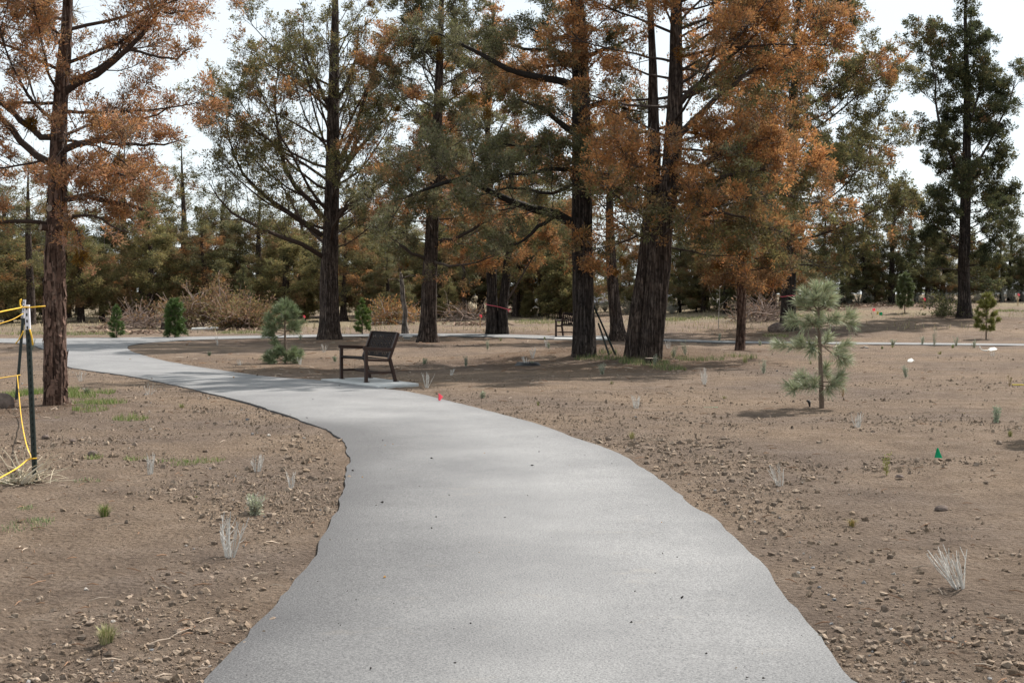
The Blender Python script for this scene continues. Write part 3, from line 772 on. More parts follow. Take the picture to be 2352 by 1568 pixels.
sb.build('bark_strips', M['twig'], rf)
for (u, v, dx, r) in ((118, 482, -.06, .055), (149, 505, .12, .06), (102, 525, -.16, .05)):
    p = pt(u, v, TREES['left'][1] - .1) - TREES['left']; c0 = np.array([p[0] - dx * .7, 0.0, p[2]]); c1 = np.array([p[0] + dx * .25, -.14, p[2] + .02])
    mb = MB(); mb.tubes(np.stack([c0, (c0 + c1) / 2, c1]), [r * 1.15, r, r * .95], 10, (0.07, 0.045, 0.035)); st = mb.build('limb_stub', M['twig'], rf)
    d = nrm(c1 - c0); x_ = nrm(np.cross(d, [0, 0, 1.0])); y_ = np.cross(d, x_); an = np.arange(12) * math.pi / 6
    mb = MB(); mb.add(np.concatenate([[c1 + d * .004], c1 + d * .002 + r * .93 * (np.cos(an)[:, None] * x_ + np.sin(an)[:, None] * y_)]), [[0, 1 + k, 1 + (k + 1) % 12] for k in range(12)]); mb.build('sawn_face', M['cut'], st)

# open olive juniper with fanned limbs
juniper('fan', 'tall open olive juniper with upswept fanned limbs behind the near bench', [(757, 781, 0, .40), (757, 730, 0, .34), (756, 640, 0, .31), (760, 520, 0, .27), (763, 400, 0, .24), (765, 250, 0, .20), (768, 100, 0, .15), (770, 0, 0, .11)],
    [(0.25, 0, 13.0, .05), (0.25, 0, 14.0, .015)], 'bark_brown', 22, flare=0.30,
    target=90000, twig=3, prof=[(2.6, 2.2), (4.0, 3.6), (5.5, 4.3), (7.5, 4.2), (9.5, 3.6), (11.0, 2.6), (12.5, 1.6), (14.0, 0.2)], n_limb=62, z0=3.1, z1=13.4, elev=(14, 52), up=(0.75, 0.55), asym=(0.16, math.pi),
    rust=0.13, greens=(GREEN, OLIVE, OLIVE, GREEN), rusts=(BROWN, RUST), nb=9, bl=0.075, bw=0.027, rp=0.055, d2=4.2, d3=6.5, bare=0.30, dead=0.30, puff=1, thin=0.38, tcol=(0.052, 0.036, 0.028),
    hero_px=[[(740, 500, 0, .10), (700, 450, -.3, .085), (660, 405, -.4, .07), (640, 320, -.4, .05), (632, 230, -.4, .03), (640, 150, -.4, .012)],
             [(738, 540, 0, .10), (680, 500, -.6, .085), (620, 460, -.8, .07), (560, 400, -.9, .05), (530, 330, -1, .03), (520, 260, -1, .012)],
             [(742, 590, 0, .09), (690, 560, -1, .08), (600, 525, -1.4, .06), (520, 480, -1.6, .04), (480, 420, -1.6, .012)],
             [(770, 395, 0, .10), (800, 335, -.3, .085), (822, 280, -.4, .065), (845, 200, -.4, .045), (880, 100, -.5, .015)],
             [(772, 420, 0, .09), (812, 360, .3, .075), (870, 290, .4, .055), (905, 240, .4, .02)],
             [(772, 500, 0, .09), (820, 460, -.5, .07), (880, 420, -.6, .05), (925, 380, -.6, .015)],
             [(766, 250, 0, .075), (790, 205, 0, .06), (815, 140, 0, .045), (825, 60, 0, .02)],
             [(760, 250, 0, .075), (735, 200, 0, .06), (705, 140, 0, .045), (695, 60, 0, .02), (700, 10, 0, .01)]],
    mist=[(665, 215, -.4, .14), (850, 8, -.3, .14), (655, 262, -.5, .12)])

# mixed juniper beside it
juniper('mix', 'mixed rust and green juniper with dark straight trunk right of the near bench', [(981, 787, 0, .33), (984, 740, 0, .27), (987, 640, 0, .24), (993, 520, 0, .21), (1000, 380, 0, .18), (1008, 200, 0, .14), (1012, 60, 0, .10)],
    [(0.5, 0.1, 12.0, .05), (0.5, 0.1, 13.2, .012)], 'bark_brown', 33, flare=0.34,
    target=110000, prof=[(2.6, 1.6), (4.0, 2.5), (6.0, 2.9), (8.5, 2.6), (10.5, 2.1), (12.0, 1.5), (13.2, 0.2)], n_limb=56, z0=3.2, z1=12.9, elev=(0, 45), up=(0.3, 0.5),
    rust_fn=lambda A: 0.66 - 0.045 * A[:, 2], rusts=(RUST, PINKR, BROWN, RUST), greens=(GREEN, SAGEG, SAGEG), nb=10, bl=0.080, bw=0.026, rp=0.06, d2=5, d3=7, bare=0.2, dead=0.5, thin=0.30,
    hero_px=[[(996, 560, 0, .07), (1060, 540, -.5, .06), (1120, 505, -.8, .045), (1180, 480, -1, .02)],
             [(985, 600, 0, .06), (930, 570, -.5, .05), (880, 530, -.8, .02)],
             [(994, 600, 0, .05), (1040, 610, -1.2, .04), (1100, 600, -1.6, .03), (1150, 580, -1.8, .012)]],
    mist=[(930, 605, -.6, .16), (1060, 455, -.8, .15), (1095, 470, -.8, .13), (915, 250, -.5, .12), (1010, 130, -.4, .14)])

# double trunked juniper with the ribbon
juniper('double', 'double trunked juniper with a pink ribbon round both stems', [(1131, 768, 0, .235), (1131, 700, 0, .205), (1129, 620, 0, .19), (1127, 540, 0, .16), (1124, 430, 0, .15), (1120, 300, 0, .10)],
    [(-0.3, 0.0, 10.2, .07), (-0.2, 0.0, 12.6, .01)], 'bark_grey' if False else 'bark_dark', 44,
    extra_trunks=[([(1158, 769, -.1, .20), (1155, 715, -.1, .18), (1163, 640, -.1, .16), (1170, 540, 0, .14), (1175, 420, 0, .11), (1180, 300, 0, .05)], [])],
    target=110000, prof=[(2.2, 2.4), (4.0, 3.3), (6.0, 3.4), (8.5, 2.9), (10.5, 2.0), (12.6, 0.2)], n_limb=56, z0=2.9, z1=12.2, elev=(0, 40), up=(0.1, 0.4),
    rust=0.62, rusts=(RUST, RUST, BROWN), greens=(GREEN, OLIVE), nb=10, bl=0.085, bw=0.028, rp=0.065, d2=5, d3=7, bare=0.2, dead=0.5, thin=0.28,
    hero_px=[[(1165, 690, -.2, .05), (1190, 650, -.6, .04), (1220, 600, -.9, .03), (1250, 560, -1, .012)]])

# tall dark trunk in the centre
juniper('dark', 'tall near-black trunked juniper with long left limbs and leaning fence posts', [(1341, 817, 0, .30), (1341, 760, 0, .265), (1339, 640, 0, .255), (1337, 500, 0, .25), (1336, 340, 0, .225), (1334, 180, 0, .20), (1330, 60, 0, .17), (1326, 0, 0, .15)],
    [(-0.3, 0.0, 11.0, .11), (-0.35, 0.0, 13.5, .03), (-0.35, 0, 14.2, .01)], 'bark_dark', 55, flare=0.20, flute=0.07,
    target=100000, prof=[(3.0, 1.2), (4.5, 1.5), (7.0, 1.7), (9.0, 2.0), (11.5, 1.8), (14.2, 0.2)], n_limb=30, z0=4.2, z1=13.8, elev=(0, 38), up=(0.1, 0.4),
    rust=0.10, rusts=(BROWN, RUST), greens=(SAGEG, SAGEG, GREEN), nb=10, bl=0.066, bw=0.017, rp=0.055, d2=5.2, d3=9, bare=0.35, dead=0.7, puff=2, tcol=(0.030, 0.025, 0.022), thin=0.34,
    hero_px=[[(1322, 518, 0, .125), (1276, 490, -.3, .11), (1190, 472, -.6, .085), (1130, 442, -.9, .07), (1075, 409, -1, .055), (1013, 422, -1.2, .04), (905, 462, -1.4, .012)],
             [(1280, 492, -.3, .06), (1240, 520, -.5, .05), (1208, 548, -.6, .04), (1178, 562, -.7, .022), (1150, 566, -.7, .008)],
             [(1324, 198, 0, .10), (1271, 183, -.3, .085), (1205, 173, -.5, .075), (1150, 151, -.7, .06), (1080, 111, -.8, .045), (1005, 76, -1, .014)],
             [(1322, 151, 0, .05), (1270, 150, .3, .045), (1223, 158, .5, .03), (1170, 165, .6, .01)],
             [(1322, 126, 0, .06), (1270, 120, .2, .05), (1200, 110, .2, .035), (1130, 90, .2, .01)],
             [(1322, 306, 0, .085), (1288, 283, -.2, .07), (1251, 258, -.3, .055), (1225, 240, -.4, .04), (1170, 225, -.5, .012)],
             [(1322, 333, 0, .06), (1276, 328, -.5, .05), (1226, 336, -.8, .035), (1150, 330, -1, .012)],
             [(1322, 388, 0, .06), (1270, 385, -.8, .05), (1200, 400, -1.2, .04), (1120, 395, -1.4, .012)],
             [(1347, 130, 0, .06), (1421, 100, .2, .04), (1480, 70, .3, .012)],
             [(1347, 251, 0, .07), (1388, 236, .2, .06), (1440, 250, .3, .03), (1490, 260, .4, .012)],
             [(1347, 293, 0, .04), (1413, 285, .2, .03), (1470, 300, .3, .008)],
             [(1328, 60, 0, .06), (1290, 85, -.2, .05), (1240, 78, -.3, .035), (1200, 60, -.3, .01)],
             [(1324, 420, 0, .05), (1262, 445, -1, .04), (1180, 430, -1.5, .03), (1100, 450, -1.8, .01)],
             [(1322, 10, 0, .07), (1290, -25, -.2, .05), (1230, -50, -.3, .03)]],
    mist=[(1085, 222, -.8, .16), (1045, 212, -.8, .12), (1000, 95, -.9, .12), (1120, 262, -.6, .15)])

# the big rust twin
juniper('twin', 'huge rust-orange juniper with two thick fused grey-brown trunks', [(1493, 822, -.05, .275), (1499, 760, -.05, .265), (1510, 650, -.05, .265), (1521, 520, -.05, .255), (1538, 420, 0, .235), (1548, 300, 0, .20), (1552, 150, 0, .16), (1555, 0, 0, .125)],
    [(0.75, 0, 11.5, .08), (0.75, 0, 14.2, .02), (0.75, 0, 14.8, .01)], 'bark_grey' if False else 'bark_brown', 66, flare=0.16, flute=0.12, rag=0.08,
    extra_trunks=[([(1456, 819, .12, .235), (1464, 740, .12, .21), (1481, 620, .14, .195), (1493, 500, .17, .18), (1501, 380, .2, .16), (1500, 240, .25, .125), (1497, 100, .3, .085)], [(-0.1, .3, 10.5, .03)])],
    target=290000, prof=[(1.8, 1.6), (2.6, 3.1), (4.0, 3.8), (5.5, 3.8), (6.8, 3.5), (8.0, 3.1), (10.0, 2.6), (12.0, 1.9), (14.8, 0.3)], n_limb=90, z0=2.6, z1=14.2, elev=(-8, 50), up=(0.15, 0.4), asym=(0.10, -0.2),
    rust_fn=lambda A: 0.72 + 0.06 * np.clip(3 - np.abs(A[:, 2] - 7), -3, 2), rusts=(RUST, RUST, BROWN, RUST), greens=(OLIVE, GREEN, SAGEG), nb=13, bl=0.070, bw=0.023, rp=0.06, d2=4.8, d3=7, bare=0.15, dead=0.75, puff=1,
    tcol=(0.058, 0.044, 0.037), thin=0.24, az_bias=(-0.4, 0.25),
    hero_px=[[(1545, 440, 0, .10), (1580, 410, -.6, .09), (1620, 375, -1, .075), (1690, 340, -1.6, .05), (1780, 310, -2, .02)],
             [(1548, 320, 0, .09), (1600, 270, -.5, .075), (1660, 210, -.8, .055), (1740, 150, -1, .015)],
             [(1540, 430, 0, .08), (1600, 430, -1.2, .065), (1680, 400, -2, .05), (1790, 385, -2.4, .02)],
             [(1550, 250, 0, .08), (1610, 190, -.3, .06), (1690, 120, -.4, .04), (1760, 60, -.4, .012)],
             [(1530, 500, 0, .08), (1570, 505, -.8, .06), (1640, 490, -1.5, .04), (1720, 500, -2, .015)]],
    mist=[(1565, 125, -1, .2), (1425, 340, -.9, .18), (1600, 300, -1.5, .2), (1880, 150, -.8, .16), (1780, 60, -1, .18), (1440, 470, -.8, .16)], mcol=(0.20, 0.085, 0.014))

# slim stem behind the twin
juniper('slim', 'slim leaning brown juniper stem close behind the twin trunks', [(1424, 784, 0, .30), (1417, 740, 0, .22), (1411, 690, 0, .20), (1405, 620, 0, .18), (1402, 560, 0, .16), (1400, 470, 0, .12), (1400, 400, 0, .08)],
    [(-0.2, 0, 7.6, .02)], 'bark_brown', 77, flare=0.45,
    target=40000, prof=[(2.6, 1.3), (4.5, 1.9), (6.0, 1.5), (7.6, 0.2)], n_limb=24, z0=2.7, z1=7.4, elev=(0, 40), up=(0.1, 0.4), rust=0.55, greens=(GREEN, DKGREEN), rusts=(BROWN, RUST), nb=9, bl=0.085, bw=0.025, rp=0.1, d2=6, d3=8, bare=0.25, dead=0.5,
    mist=[(1432, 600, -.3, .18), (1415, 625, -.3, .12)], mcol=(0.25, 0.11, 0.015))

# small rust tree to the right
juniper('small', 'small rusty brown juniper with thin trunk right of the twin trunks', [(1699, 808, 0, .15), (1702, 760, 0, .125), (1703, 690, 0, .12), (1702, 600, 0, .10), (1702, 520, 0, .08), (1700, 440, 0, .05)],
    [(0.0, 0, 5.9, .015)], 'bark_red', 88, flare=0.25,
    target=80000, prof=[(1.7, 1.0), (2.2, 1.55), (3.2, 1.7), (4.3, 1.35), (5.9, 0.15)], n_limb=40, z0=1.75, z1=5.7, elev=(-4, 35), up=(0.1, 0.5), rust=0.62, rusts=(BROWN, RUST, BROWN), greens=(OLIVE, GREEN), nb=11, bl=0.07, bw=0.024, rp=0.075, d2=8, d3=10, bare=0.2, dead=0.4,
    mist=[(1715, 590, -.6, .14), (1650, 610, -.6, .2), (1640, 570, -.6, .12)], mcol=(0.20, 0.09, 0.015))

# green juniper with ribbon behind it
juniper('ribbon', 'broad green juniper with pink ribbon tied round its dark trunk', [(1812, 761, 0, .34), (1811, 720, 0, .28), (1812, 640, 0, .26), (1814, 560, 0, .24), (1818, 400, 0, .20), (1824, 200, 0, .14), (1832, 40, 0, .09)],
    [(0.5, 0, 15.4, .04), (0.5, 0, 16.4, .01)], 'bark_dark', 99, flare=0.32,
    target=180000, prof=[(2.5, 2.6), (4.0, 4.6), (6.0, 5.2), (8.0, 4.5), (10.0, 3.6), (12.2, 2.6), (14.4, 1.6), (16.4, 0.2)], n_limb=76, z0=2.6, z1=16.0, elev=(-6, 52), up=(0.2, 0.6), rust=0.20, rusts=(BROWN, RUST), greens=(GREEN, OLIVE, GREEN), nb=10, bl=0.088, bw=0.032, rp=0.058, d2=4.6, d3=6.5, bare=0.1, dead=0.5, thin=0.24,
    asym=(0.12, 0.0), mist=[(1800, 580, -1.5, .2), (1880, 520, -2, .18), (1960, 470, -1.5, .14)], mcol=(0.21, 0.10, 0.015))

# dark juniper at the right
juniper('right', 'dense dark green juniper with ragged columnar crown at the far right', [(2217, 733, 0, .36), (2216, 690, 0, .27), (2214, 620, 0, .25), (2216, 540, 0, .24), (2219, 400, 0, .20), (2221, 250, 0, .15), (2219, 120, 0, .10), (2217, 20, 0, .06)],
    [(0.02, 0, 14.6, .02)], 'bark_dark', 111, flare=0.35,
    target=190000, prof=[(1.4, 1.8), (2.5, 2.6), (4.5, 2.7), (6.0, 2.3), (8.0, 1.7), (10.0, 1.3), (12.0, 0.85), (13.6, 0.45), (14.9, 0.1)], n_limb=76, z0=2.0, z1=14.3, elev=(0, 55), up=(0.35, 0.9), rust=0.05, rusts=(BROWN, OLIVE), greens=(DKGREEN, DKGREEN, GREEN), nb=12, bl=0.095, bw=0.036, rp=0.065, d2=5.6, d3=7, bare=0.0, dead=0.25, puff=1, thin=0.20,
    hero_px=[[(2214, 430, 0, .08), (2180, 350, -.2, .065), (2155, 270, -.3, .05), (2148, 190, -.3, .035), (2135, 100, -.3, .012)],
             [(2222, 420, 0, .07), (2270, 330, -.2, .055), (2310, 250, -.3, .04), (2335, 180, -.3, .012)],
             [(2216, 320, 0, .05), (2245, 230, 0, .04), (2268, 150, 0, .03), (2275, 90, 0, .01)]],
    mist=[(2290, 610, -1, .2), (2260, 445, -.8, .14)], mcol=(0.18, 0.10, 0.015))
# ------------------------------------------------------------------ the tree line behind: six kinds, each copied
def proto(kind):
    rng = np.random.default_rng(500 + kind); root = empty('juniper_tree', (0, 0, 0))
    cfg = [dict(H=8.0, r=.20, prof=[(0.3, 1.3), (1.5, 2.1), (3.5, 2.2), (5.5, 1.5), (8, .1)], n_limb=54, z0=.5, z1=7.8, elev=(2, 45), up=(.3, .6), rust=.16, greens=(GREEN * 1.2, OLIVE * 1.25, OLIVE * 1.2), rusts=(BROWN,), nb=11, bl=.115, bw=.036, rp=.11, d2=4.4, d3=5.5, bare=.05, dead=.35),
           dict(H=11.0, r=.22, prof=[(2.0, 1.2), (4.0, 2.2), (6.0, 2.3), (8.5, 1.5), (11, .1)], n_limb=34, z0=2.4, z1=10.8, elev=(-5, 38), up=(.1, .3), rust=.2, greens=(GREEN, OLIVE, SAGEG), rusts=(BROWN, RUST), nb=10, bl=.11, bw=.032, rp=.10, d2=3.4, d3=5.4, bare=.2, dead=.5, thin=.36),
           dict(H=9.0, r=.20, prof=[(.3, 1.5), (2.0, 1.9), (4.5, 1.4), (7, .7), (9, .06)], n_limb=56, z0=.5, z1=8.8, elev=(0, 50), up=(.3, .7), rust=.03, greens=(DKGREEN, GREEN, GREEN), rusts=(BROWN,), thin=.25, nb=11, bl=.115, bw=.036, rp=.10, d2=4.4, d3=5.5, bare=.05, dead=.3),
           dict(H=8.5, r=.22, prof=[(1.0, 1.8), (2.8, 2.6), (5.0, 2.4), (7.0, 1.4), (8.5, .1)], n_limb=50, z0=1.5, z1=8.2, elev=(-5, 42), up=(.1, .5), rust=.33, greens=(GREEN, OLIVE, SAGEG), rusts=(BROWN, RUST, BROWN), nb=11, bl=.115, bw=.034, rp=.11, d2=4.2, d3=5.4, bare=.1, dead=.6),
           dict(H=3.5, r=.07, prof=[(.05, 1.0), (.8, 1.25), (2.0, 1.0), (3.5, .08)], n_limb=46, z0=.12, z1=3.4, elev=(5, 60), up=(.5, .8), rust=.06, greens=(OLIVE, OLIVE, GREEN), rusts=(BROWN,), nb=10, bl=.12, bw=.05, rp=.09, d2=6, d3=7, bare=.1, dead=.3),
           dict(H=9.5, r=.26, prof=[(.8, 2.4), (2.5, 3.0), (5.0, 2.8), (7.5, 1.7), (9.5, .1)], n_limb=54, z0=1.1, z1=9.2, elev=(-8, 42), up=(.05, .4), rust=.22, greens=(SAGEG, GREEN, OLIVE), rusts=(BROWN,), nb=11, bl=.115, bw=.036, rp=.12, d2=4.2, d3=5.4, bare=.1, dead=.8)][kind]
    H, r = cfg.pop('H'), cfg.pop('r')
    tr = [(0, 0, -.15, r * 1.25), (0.03, 0.02, H * .15, r), (rng.normal(0, .1), rng.normal(0, .1), H * .5, r * .72), (rng.normal(0, .12), rng.normal(0, .12), H * .8, r * .35), (0, 0, H, .01)]
    tb = MB(); trunk_mesh(tb, tr, rng, S=12, K=16); tb.build('trunk', M['bark_brown' if kind != 2 else 'bark_dark'], root, smooth=True)
    br, cr, _ = grow(600 + kind, tr, S1=5, target=65000 if kind != 4 else 30000, **cfg)
    br.build('branches', M['twig'], root, smooth=True); cr.build('crown', M['foliage'], root)
    return root, H
PROT = [proto(k) for k in range(6)]; USED = [False] * 6
KDESC = ['bushy olive juniper clothed to the ground', 'tall thin-crowned juniper with bare lower trunk', 'dark green pointed juniper', 'brown-flecked green juniper', 'small bright olive juniper bush', 'broad grey-green juniper with dead lower twigs']
ORD = ['first', 'second', 'third', 'fourth', 'fifth', 'sixth', 'seventh', 'eighth', 'ninth', 'tenth', 'eleventh', 'twelfth', 'thirteenth', 'fourteenth', 'fifteenth', 'sixteenth', 'seventeenth', 'eighteenth', 'nineteenth', 'twentieth', 'twenty-first', 'twenty-second', 'twenty-third', 'twenty-fourth', 'twenty-fifth', 'twenty-sixth', 'twenty-seventh', 'twenty-eighth', 'twenty-ninth', 'thirtieth', 'thirty-first', 'thirty-second', 'thirty-third', 'thirty-fourth']
BACK = [  # u, v of the base, v of the top, kind
    (-40, 745, 470, 0), (20, 742, 505, 0), (70, 746, 370, 1), (120, 738, 500, 5), (185, 740, 520, 0), (235, 737, 560, 3), (290, 728, 325, 1), (345, 738, 470, 0), (395, 735, 545, 5), (420, 731, 330, 1),
    (470, 737, 510, 3), (520, 735, 560, 0), (560, 742, 610, 2), (600, 735, 445, 5), (655, 737, 500, 0), (705, 733, 560, 2), (790, 737, 500, 3), (845, 734, 540, 0), (890, 736, 585, 5), (930, 726, 500, 5),
    (1010, 728, 520, 0), (1065, 729, 470, 1), (1105, 722, 540, 5), (1185, 727, 480, 3), (1250, 726, 430, 3), (1288, 731, 600, 4), (1215, 728, 672, 4), (1330, 712, 600, 5), (1445, 712, 585, 2), (1480, 715, 520, 5), (1560, 717, 545, 2), (1615, 716, 540, 5),
    (1665, 720, 560, 2), (1735, 715, 555, 5), (1775, 716, 520, 3), (1850, 703, 560, 0), (1890, 702, 470, 2), (1935, 699, 500, 2), (1985, 697, 480, 2), (2048, 696, 425, 2), (2090, 695, 490, 2), (2130, 694, 515, 5), (2165, 693, 545, 2),
    (2255, 692, 560, 0), (2300, 692, 540, 2), (2345, 691, 560, 2), (2395, 690, 500, 5), (1700, 712, 430, 2), (40, 733, 560, 2), (260, 732, 600, 2), (625, 731, 590, 2), (760, 730, 600, 5), (960, 726, 590, 2), (1150, 722, 590, 2),
    (1030, 735, 640, 0), (870, 736, 655, 4), (700, 736, 640, 0), (1600, 716, 640, 4), (2010, 697, 600, 0), (2210, 693, 600, 5)]
for j in range(34):                                   # deeper in the wood
    uu = -60 + j * 74 + (j * 37 % 23)
    vb = np.interp(uu, [0, 700, 1300, 1800, 2400], [724, 720, 706, 697, 688])
    BACK.append((uu, vb, vb - (105 + (j * 53) % 90), (0, 5, 2, 3, 5, 2)[j % 6]))
BACK += [(330, 729, 420, 3), (520, 728, 440, 5), (150, 730, 430, 3), (840, 726, 420, 3), (900, 724, 470, 5), (1060, 722, 400, 5), (1200, 722, 380, 3), (1290, 718, 420, 5), (1620, 712, 470, 3), (1760, 708, 420, 5), (10, 733, 430, 5), (690, 728, 470, 3)]
rng = np.random.default_rng(9)
BACK.sort(key=lambda q: q[0]); seen = [0] * 6
for (u, v, vt, k) in BACK:
    p = at(u, v); root, H0 = PROT[k]
    h = pt(u, vt, p[1])[2] - p[2]; s = h / H0
    if USED[k]: o = copy_tree(root)
    else: o = root; USED[k] = True
    o.location = (float(p[0]), float(p[1]), float(p[2]))
    wsc = 1.15 if k not in (0, 5, 3) else rng.uniform(1.15, 1.5)
    o.scale = (s * wsc * rng.uniform(.9, 1.15), s * wsc * rng.uniform(.9, 1.15), s); o.rotation_euler = (0, 0, rng.uniform(0, 6.28))
    tag(o, f'{ORD[seen[k]]} {KDESC[k]} from the left in the far tree line', 'tree', 'far tree line'); seen[k] += 1

# ------------------------------------------------------------------ young planted pines
def pine(u, v, vt, label, col, seed, spec=None, nl=.14, nw=.0042, dens=150, stem_r=.028, lean=0.0, shape=None, whorls=6, per=5, first=.16, bushy=0, wrap=True):
    base = at(u, v); rng = np.random.default_rng(seed); H = pt(u, vt, base[1])[2] - base[2]; Hs = H - nl * .6
    root = empty('young_pine', base)
    st = polyline([(0, 0, -.06, stem_r), (lean * .4, 0, Hs * .35, stem_r * .85), (lean * .9, 0, Hs * .7, stem_r * .5), (lean, 0, Hs, .006)], 14)
    mb = MB(); mb.tubes(st[:, :3], st[:, 3], 9, (0.15, 0.11, 0.085)); mb.build('trunk', M['twig'], root, smooth=True)
    sx = lambda z: np.array([np.interp(z, st[:, 2], st[:, 0]), 0, z])
    B = []
    if spec:
        for (z, dx, dy, dz) in spec: B.append((z, np.array([dx, dy, dz])))
    else:
        for k in range(whorls):
            f = (k + .5) / whorls; z = Hs * (first + (0.93 - first) * f)
            Lb = np.interp(z / H, [q[0] for q in shape], [q[1] for q in shape]) * H; a0 = rng.uniform(0, 6.28)
            for j in range(per):
                a = a0 + j * 6.283 / per + rng.normal(0, .25); e = np.interp(f, [0, 1], [0.25, 0.9]) + rng.normal(0, .12)
                B.append((z, np.array([math.cos(a) * math.cos(e), math.sin(a) * math.cos(e), math.sin(e)]) * max(.06, (Lb - nl * .5)) * rng.uniform(.75, 1.1)))
    bb, nn = MB(), MB(); segs = []
    for (z, d) in B:
        p0 = sx(z); ln = np.linalg.norm(d); mid = p0 + d * .5 + np.array([0, 0, -.10 * ln]) + rng.normal(0, .02 * ln, 3)
        P = polyline([p0, mid, p0 + d], 7); segs.append((P, .38))
        bb.tubes(P, np.linspace(.009, .0035, 7) * (0.7 + stem_r * 12), 5, (0.16, 0.12, 0.09))
        if ln > .28:
            for q in range(2 + bushy):
                t = rng.uniform(.4, .8); k = int(t * 6); sd = nrm(np.cross(d, rng.normal(0, 1, 3))); e = P[k] + nrm(d * .8 / ln + sd * .8 + np.array([0, 0, .15])) * ln * rng.uniform(.25, .42)
                P2 = polyline([P[k], (P[k] + e) / 2, e], 5); segs.append((P2, .2)); bb.tubes(P2, np.linspace(.006, .003, 5) * (0.7 + stem_r * 12), 4, (0.17, 0.13, 0.09))
    segs.append((polyline([sx(Hs * .80), sx(Hs * .9), sx(Hs)], 6), .0))
    for (P, t0) in segs:
        ln = np.linalg.norm(np.diff(P, axis=0), axis=1).sum(); n = int(dens * (ln * (1 - t0) + .10)) + 24
        t = t0 + (1 - t0) * rng.uniform(0, 1, n) ** .75
        pp, tg = sample_on(np.repeat(P[None], n, 0), t)
        rad = nrm(np.cross(tg, rng.normal(0, 1, (n, 3)))); f = np.clip(.35 + .8 * t, 0, 1.3)[:, None]
        dr = nrm(tg * f * rng.uniform(.5, 1.3, (n, 1)) + rad * rng.uniform(.5, 1.1, (n, 1)) + np.array([0, 0, .18]))
        ll = nl * rng.uniform(.65, 1.1, (n, 1)); sd = nrm(np.cross(dr, rng.normal(0, 1, (n, 3)))) * nw
        midp = pp + dr * ll * .55; tip = pp + dr * ll + np.array([0, 0, -.10]) * ll
        V = np.stack([pp + sd * .5, pp - sd * .5, midp - sd * .5, midp + sd * .5, tip], 1).reshape(-1, 3)
        i = np.arange(n)[:, None] * 5
        c = np.asarray(col)[None] * rng.uniform(.65, 1.35, (n, 1)) * (1 + rng.normal(0, .05, (n, 3)))
        nn.add(V, np.concatenate([i + [0, 1, 2], i + [0, 2, 3], i + [3, 2, 4]]), None, np.repeat(np.clip(c, .01, .8), 5, 0))
    bb.build('branches', M['twig'], root, smooth=True); nn.build('needles', M['needles'], root)
    tag(root, label, 'pine', 'young planted pines')
    return root
SPA = [(.30, -.50, -.10, .02), (.33, -.30, -.25, .0), (.34, -.22, .28, .12), (.36, .26, -.12, .10), (.32, .12, -.30, .04), (.42, .1, .3, .1),
       (.88, -.60, -.05, .02), (.88, -.30, .25, -.02), (.90, -.22, -.30, .0), (.88, .42, .06, .01), (.90, .36, -.15, -.22), (.88, .2, .38, .05),
       (1.12, -.42, -.05, .16), (1.14, -.22, -.28, .10), (1.12, .48, .02, .14), (1.16, .20, -.30, .12), (1.15, .12, .34, .14), (1.13, -.05, -.25, .05),
       (1.34, -.30, .0, .14), (1.36, -.14, -.24, .15), (1.35, .24, .06, .17), (1.37, .12, -.22, .16), (1.36, -.02, .26, .16),
       (1.48, -.20, .02, .13), (1.50, -.08, -.14, .16), (1.50, .18, .0, .15), (1.50, .06, .14, .16), (1.52, .10, -.10, .18), (1.54, -.04, .05, .15)]
PA = (0.30, 0.32, 0.195)
pine(1888, 936, 640, 'open grey-green young pine with bare pale stem in the right foreground', PA, 1, SPA, nl=.18, nw=.0055, dens=330, stem_r=.036, lean=-.06)
pine(655, 836, 680, 'young pine with bushy base left of the near bench', (0.17, 0.205, 0.105), 2, nl=.18, nw=.0065, dens=250, stem_r=.032, bushy=1,
     spec=[(.08, -.42, -.1, .10), (.10, -.30, -.3, .16), (.08, .36, -.1, .08), (.1, .25, -.25, .18), (.12, -.25, .25, .22), (.1, .1, -.35, .15), (.12, -.50, .1, .02), (.1, .3, .25, .15), (.15, -.2, -.15, .35), (.09, -.1, -.3, .3), (.1, .18, .1, .25),
           (.68, -.42, -.05, .0), (.70, -.5, .1, .12), (.74, -.36, -.2, .2), (.74, .42, .05, .22), (.76, .30, -.22, .16), (.74, .1, .36, .15), (.78, -.2, .3, .2), (.9, -.36, -.05, .24), (.92, .32, -.06, .26), (.94, .05, -.3, .2), (.95, -.1, .3, .2),
           (1.1, -.22, .02, .2), (1.12, .2, -.05, .2), (1.12, .02, .2, .2), (1.14, -.05, -.2, .2), (1.24, -.1, 0, .15), (1.24, .1, 0, .15)])
CONE = [(0, .24), (.25, .30), (.5, .26), (.75, .16), (1, .04)]
pine(268, 777, 697, 'slim deep green young pine left of the sawn stump', (0.085, 0.130, 0.036), 3, shape=[(0, .28), (.35, .27), (.7, .17), (1, .05)], nl=.13, nw=.010, dens=260, whorls=8, per=6, bushy=1, first=.05)
pine(402, 776, 684, 'full dark green young pine in front of the brush pile', (0.085, 0.132, 0.036), 4, shape=[(0, .34), (.28, .33), (.40, .25), (.62, .36), (.8, .24), (1, .06)], nl=.14, nw=.010, dens=190, whorls=8, per=7, bushy=2, first=.05)
pine(832, 768, 681, 'bright green narrow young pine right of the fan-limbed tree', (0.115, 0.165, 0.040), 5, shape=[(0, .25), (.3, .28), (.55, .26), (.7, .12), (1, .05)], nl=.13, nw=.010, dens=260, whorls=7, per=6, bushy=1, first=.08)
pine(2078, 719, 622, 'tall young pine left of the ragged dark juniper', (0.13, 0.158, 0.068), 6, shape=[(0, .26), (.3, .27), (.6, .28), (.85, .17), (1, .05)], nl=.18, nw=.014, dens=240, whorls=6, per=6, bushy=1, first=.14)
